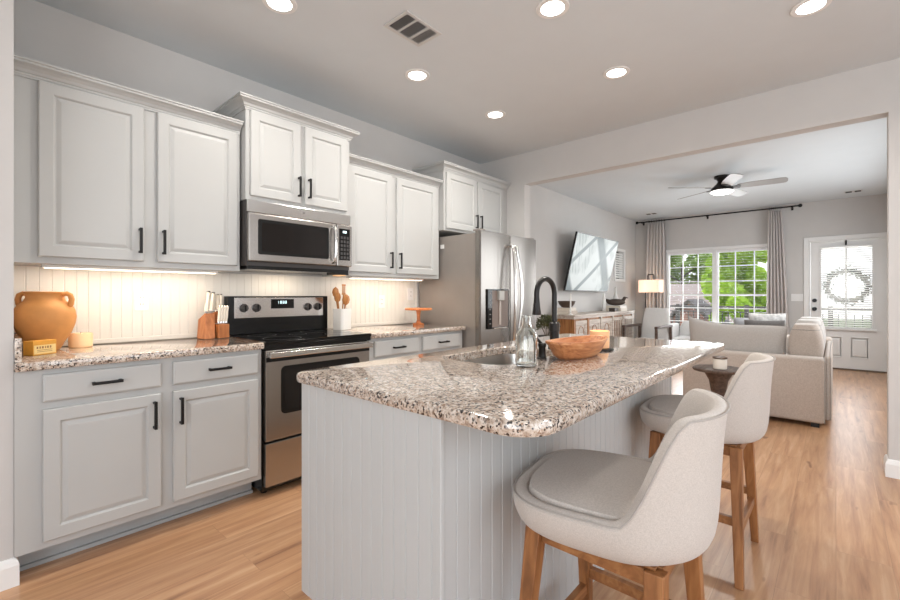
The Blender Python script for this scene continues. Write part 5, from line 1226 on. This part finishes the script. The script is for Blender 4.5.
# neighbour house
def house():
    O = Vector((26, 9.0, GZ)); t = thing('neighbour_house', 'tan house with brown gabled roofs seen through the left window', 'house', O)
    tan = mat('tan_siding', rgb(160, 142, 130), 0.9); rf = mat('tan_shingles', rgb(150, 134, 124), 0.9, var=0.1, vscale=3); dk = mat('dark_roof_edge', rgb(92, 84, 80), 0.8)
    q = MB(O); q.box(24, 33, 5.6, 13.1, GZ, -0.51); q.build('wall', tan, t)
    q = MB(O); q.rings([[(23.4, y, -0.5), (23.4, y, -0.35), (28.5, y, 1.85), (33.6, y, -0.35), (33.6, y, -0.5)] for y in (5.6, 13.2)]); 
    q.add([(23.4, 5.6, -0.35), (28.5, 5.6, 1.85), (33.6, 5.6, -0.35), (28.5, 4.2, -0.35)], [(0, 1, 3), (1, 2, 3), (0, 3, 2)])
    q.build('roof', rf, t)
    q = MB(O); gx = 21.0
    q.rings([[(x, 3.95, GZ), (x, 5.55, GZ), (x, 5.55, 0.1), (x, 4.75, 0.85), (x, 3.95, 0.1)] for x in (gx, 23.3)]); q.build('gable_wall', mat('brick_red', rgb(150, 104, 90), 0.9, var=0.2, vscale=8), t)
    q = MB(O)
    for s in (-1, 1):
        q.rings([[(x, 4.75, 1.0), (x, 4.75 + s * 1.15, -0.05), (x, 4.75 + s * 1.15, -0.2), (x, 4.75, 0.86)] for x in (gx - 0.4, 23.35)])
    q.build('gable_roof', dk, t)
    for y in (4.05, 4.80):
        q = MB(O); q.box(gx - 0.04, gx - 0.001, y, y + 0.62, -1.3, -0.4); f = q.build('window', white, t); q = MB(O); q.box(gx - 0.05, gx - 0.0405, y + 0.06, y + 0.56, -1.24, -0.46); q.build('pane', blackglass, f)
house()
def fence():
    t = thing('garden_fence', 'dark slatted wooden fence below the neighbour house', 'fence', (17, 6, GZ)); O = t.location; m = mat('fence_dark', rgb(96, 88, 82), 0.9, var=0.2)
    q = MB(O)
    for k in range(9): q.box(15.4, 15.43, 3.3, 13.3, GZ + 0.2 + k * 0.24, GZ + 0.36 + k * 0.24)
    q.build('slat_panel', m, t)
    for k in range(6): q = MB(O); q.box(15.431, 15.53, 3.3 + k * 1.98, 3.4 + k * 1.98, GZ, GZ + 2.3); q.build('post', m, t)
fence()
def tree(loc, R, H, n, col, lab, seed):
    rnd = random.Random(seed); t = thing('leafy_tree', lab, 'tree', loc, 0, 'trees outside the window')
    q = MB(); q.tube([(0, 0, 0), (0.05, 0, H * 0.2), (0, 0.05, H * (0.75 if R > 2 else 0.35))], [0.22, 0.16, 0.06], 10)
    for k in range(6 if R > 2 else 0):
        a = rnd.uniform(0, 2 * PI); z = H * rnd.uniform(0.3, 0.6); q.tube([(0, 0, z), (R * 0.4 * math.cos(a), R * 0.4 * math.sin(a), z + 0.8), (R * 0.75 * math.cos(a), R * 0.75 * math.sin(a), z + 1.4)], [0.07, 0.05, 0.02], 6)
    q.build('trunk', mat('bark', rgb(84, 72, 60), 0.9), t)
    lm = make_translucent('leaves_' + str(seed), col, 0.45); q = MB()
    cl = []
    for k in range(26):
        u = Vector((rnd.gauss(0, 1), rnd.gauss(0, 1), rnd.gauss(0, 1))).normalized() * rnd.uniform(0.3, 1) ** 0.5
        cl.append((Vector((u.x * R, u.y * R, H * 0.56 + u.z * H * 0.42)), rnd.uniform(0.5, 1.0) * R * 0.42))
    for k in range(n):
        c, r = cl[rnd.randrange(len(cl))]; u = Vector((rnd.gauss(0, 1), rnd.gauss(0, 1), rnd.gauss(0, 1))).normalized() * r * rnd.uniform(0.6, 1.05); p = c + u
        d = Vector((rnd.gauss(0, 1), rnd.gauss(0, 1), rnd.gauss(0, .6))).normalized(); s = d.cross(Vector((rnd.gauss(0, 1), rnd.gauss(0, 1), rnd.gauss(0, 1)))).normalized(); L = rnd.uniform(0.09, 0.15) * (1.6 if R > 2 else 1)
        q.add([p - d * L, p + s * L * 0.6, p + d * L, p - s * L * 0.6], [(0, 1, 2, 3)])
    q.build('foliage', lm, t)
G1, G2, G3 = rgb(176, 208, 76), rgb(150, 176, 92), rgb(126, 146, 92)
tree((17.0, 1.98, GZ), 1.15, 7.6, 22000, G1, 'bright green tree filling the right window, close to the deck', 11)
tree((40, 9.6, GZ), 3.2, 9.5, 9000, G2, 'mid green tree above the neighbour roof, right side', 13)
tree((46, 17.5, GZ), 3.0, 10.5, 9000, G3, 'darker green tree above the neighbour roof at the left', 14)
tree((19.8, 2.85, GZ), 0.8, 6.6, 9000, G1, 'yellow green tree behind the one close to the deck', 15)
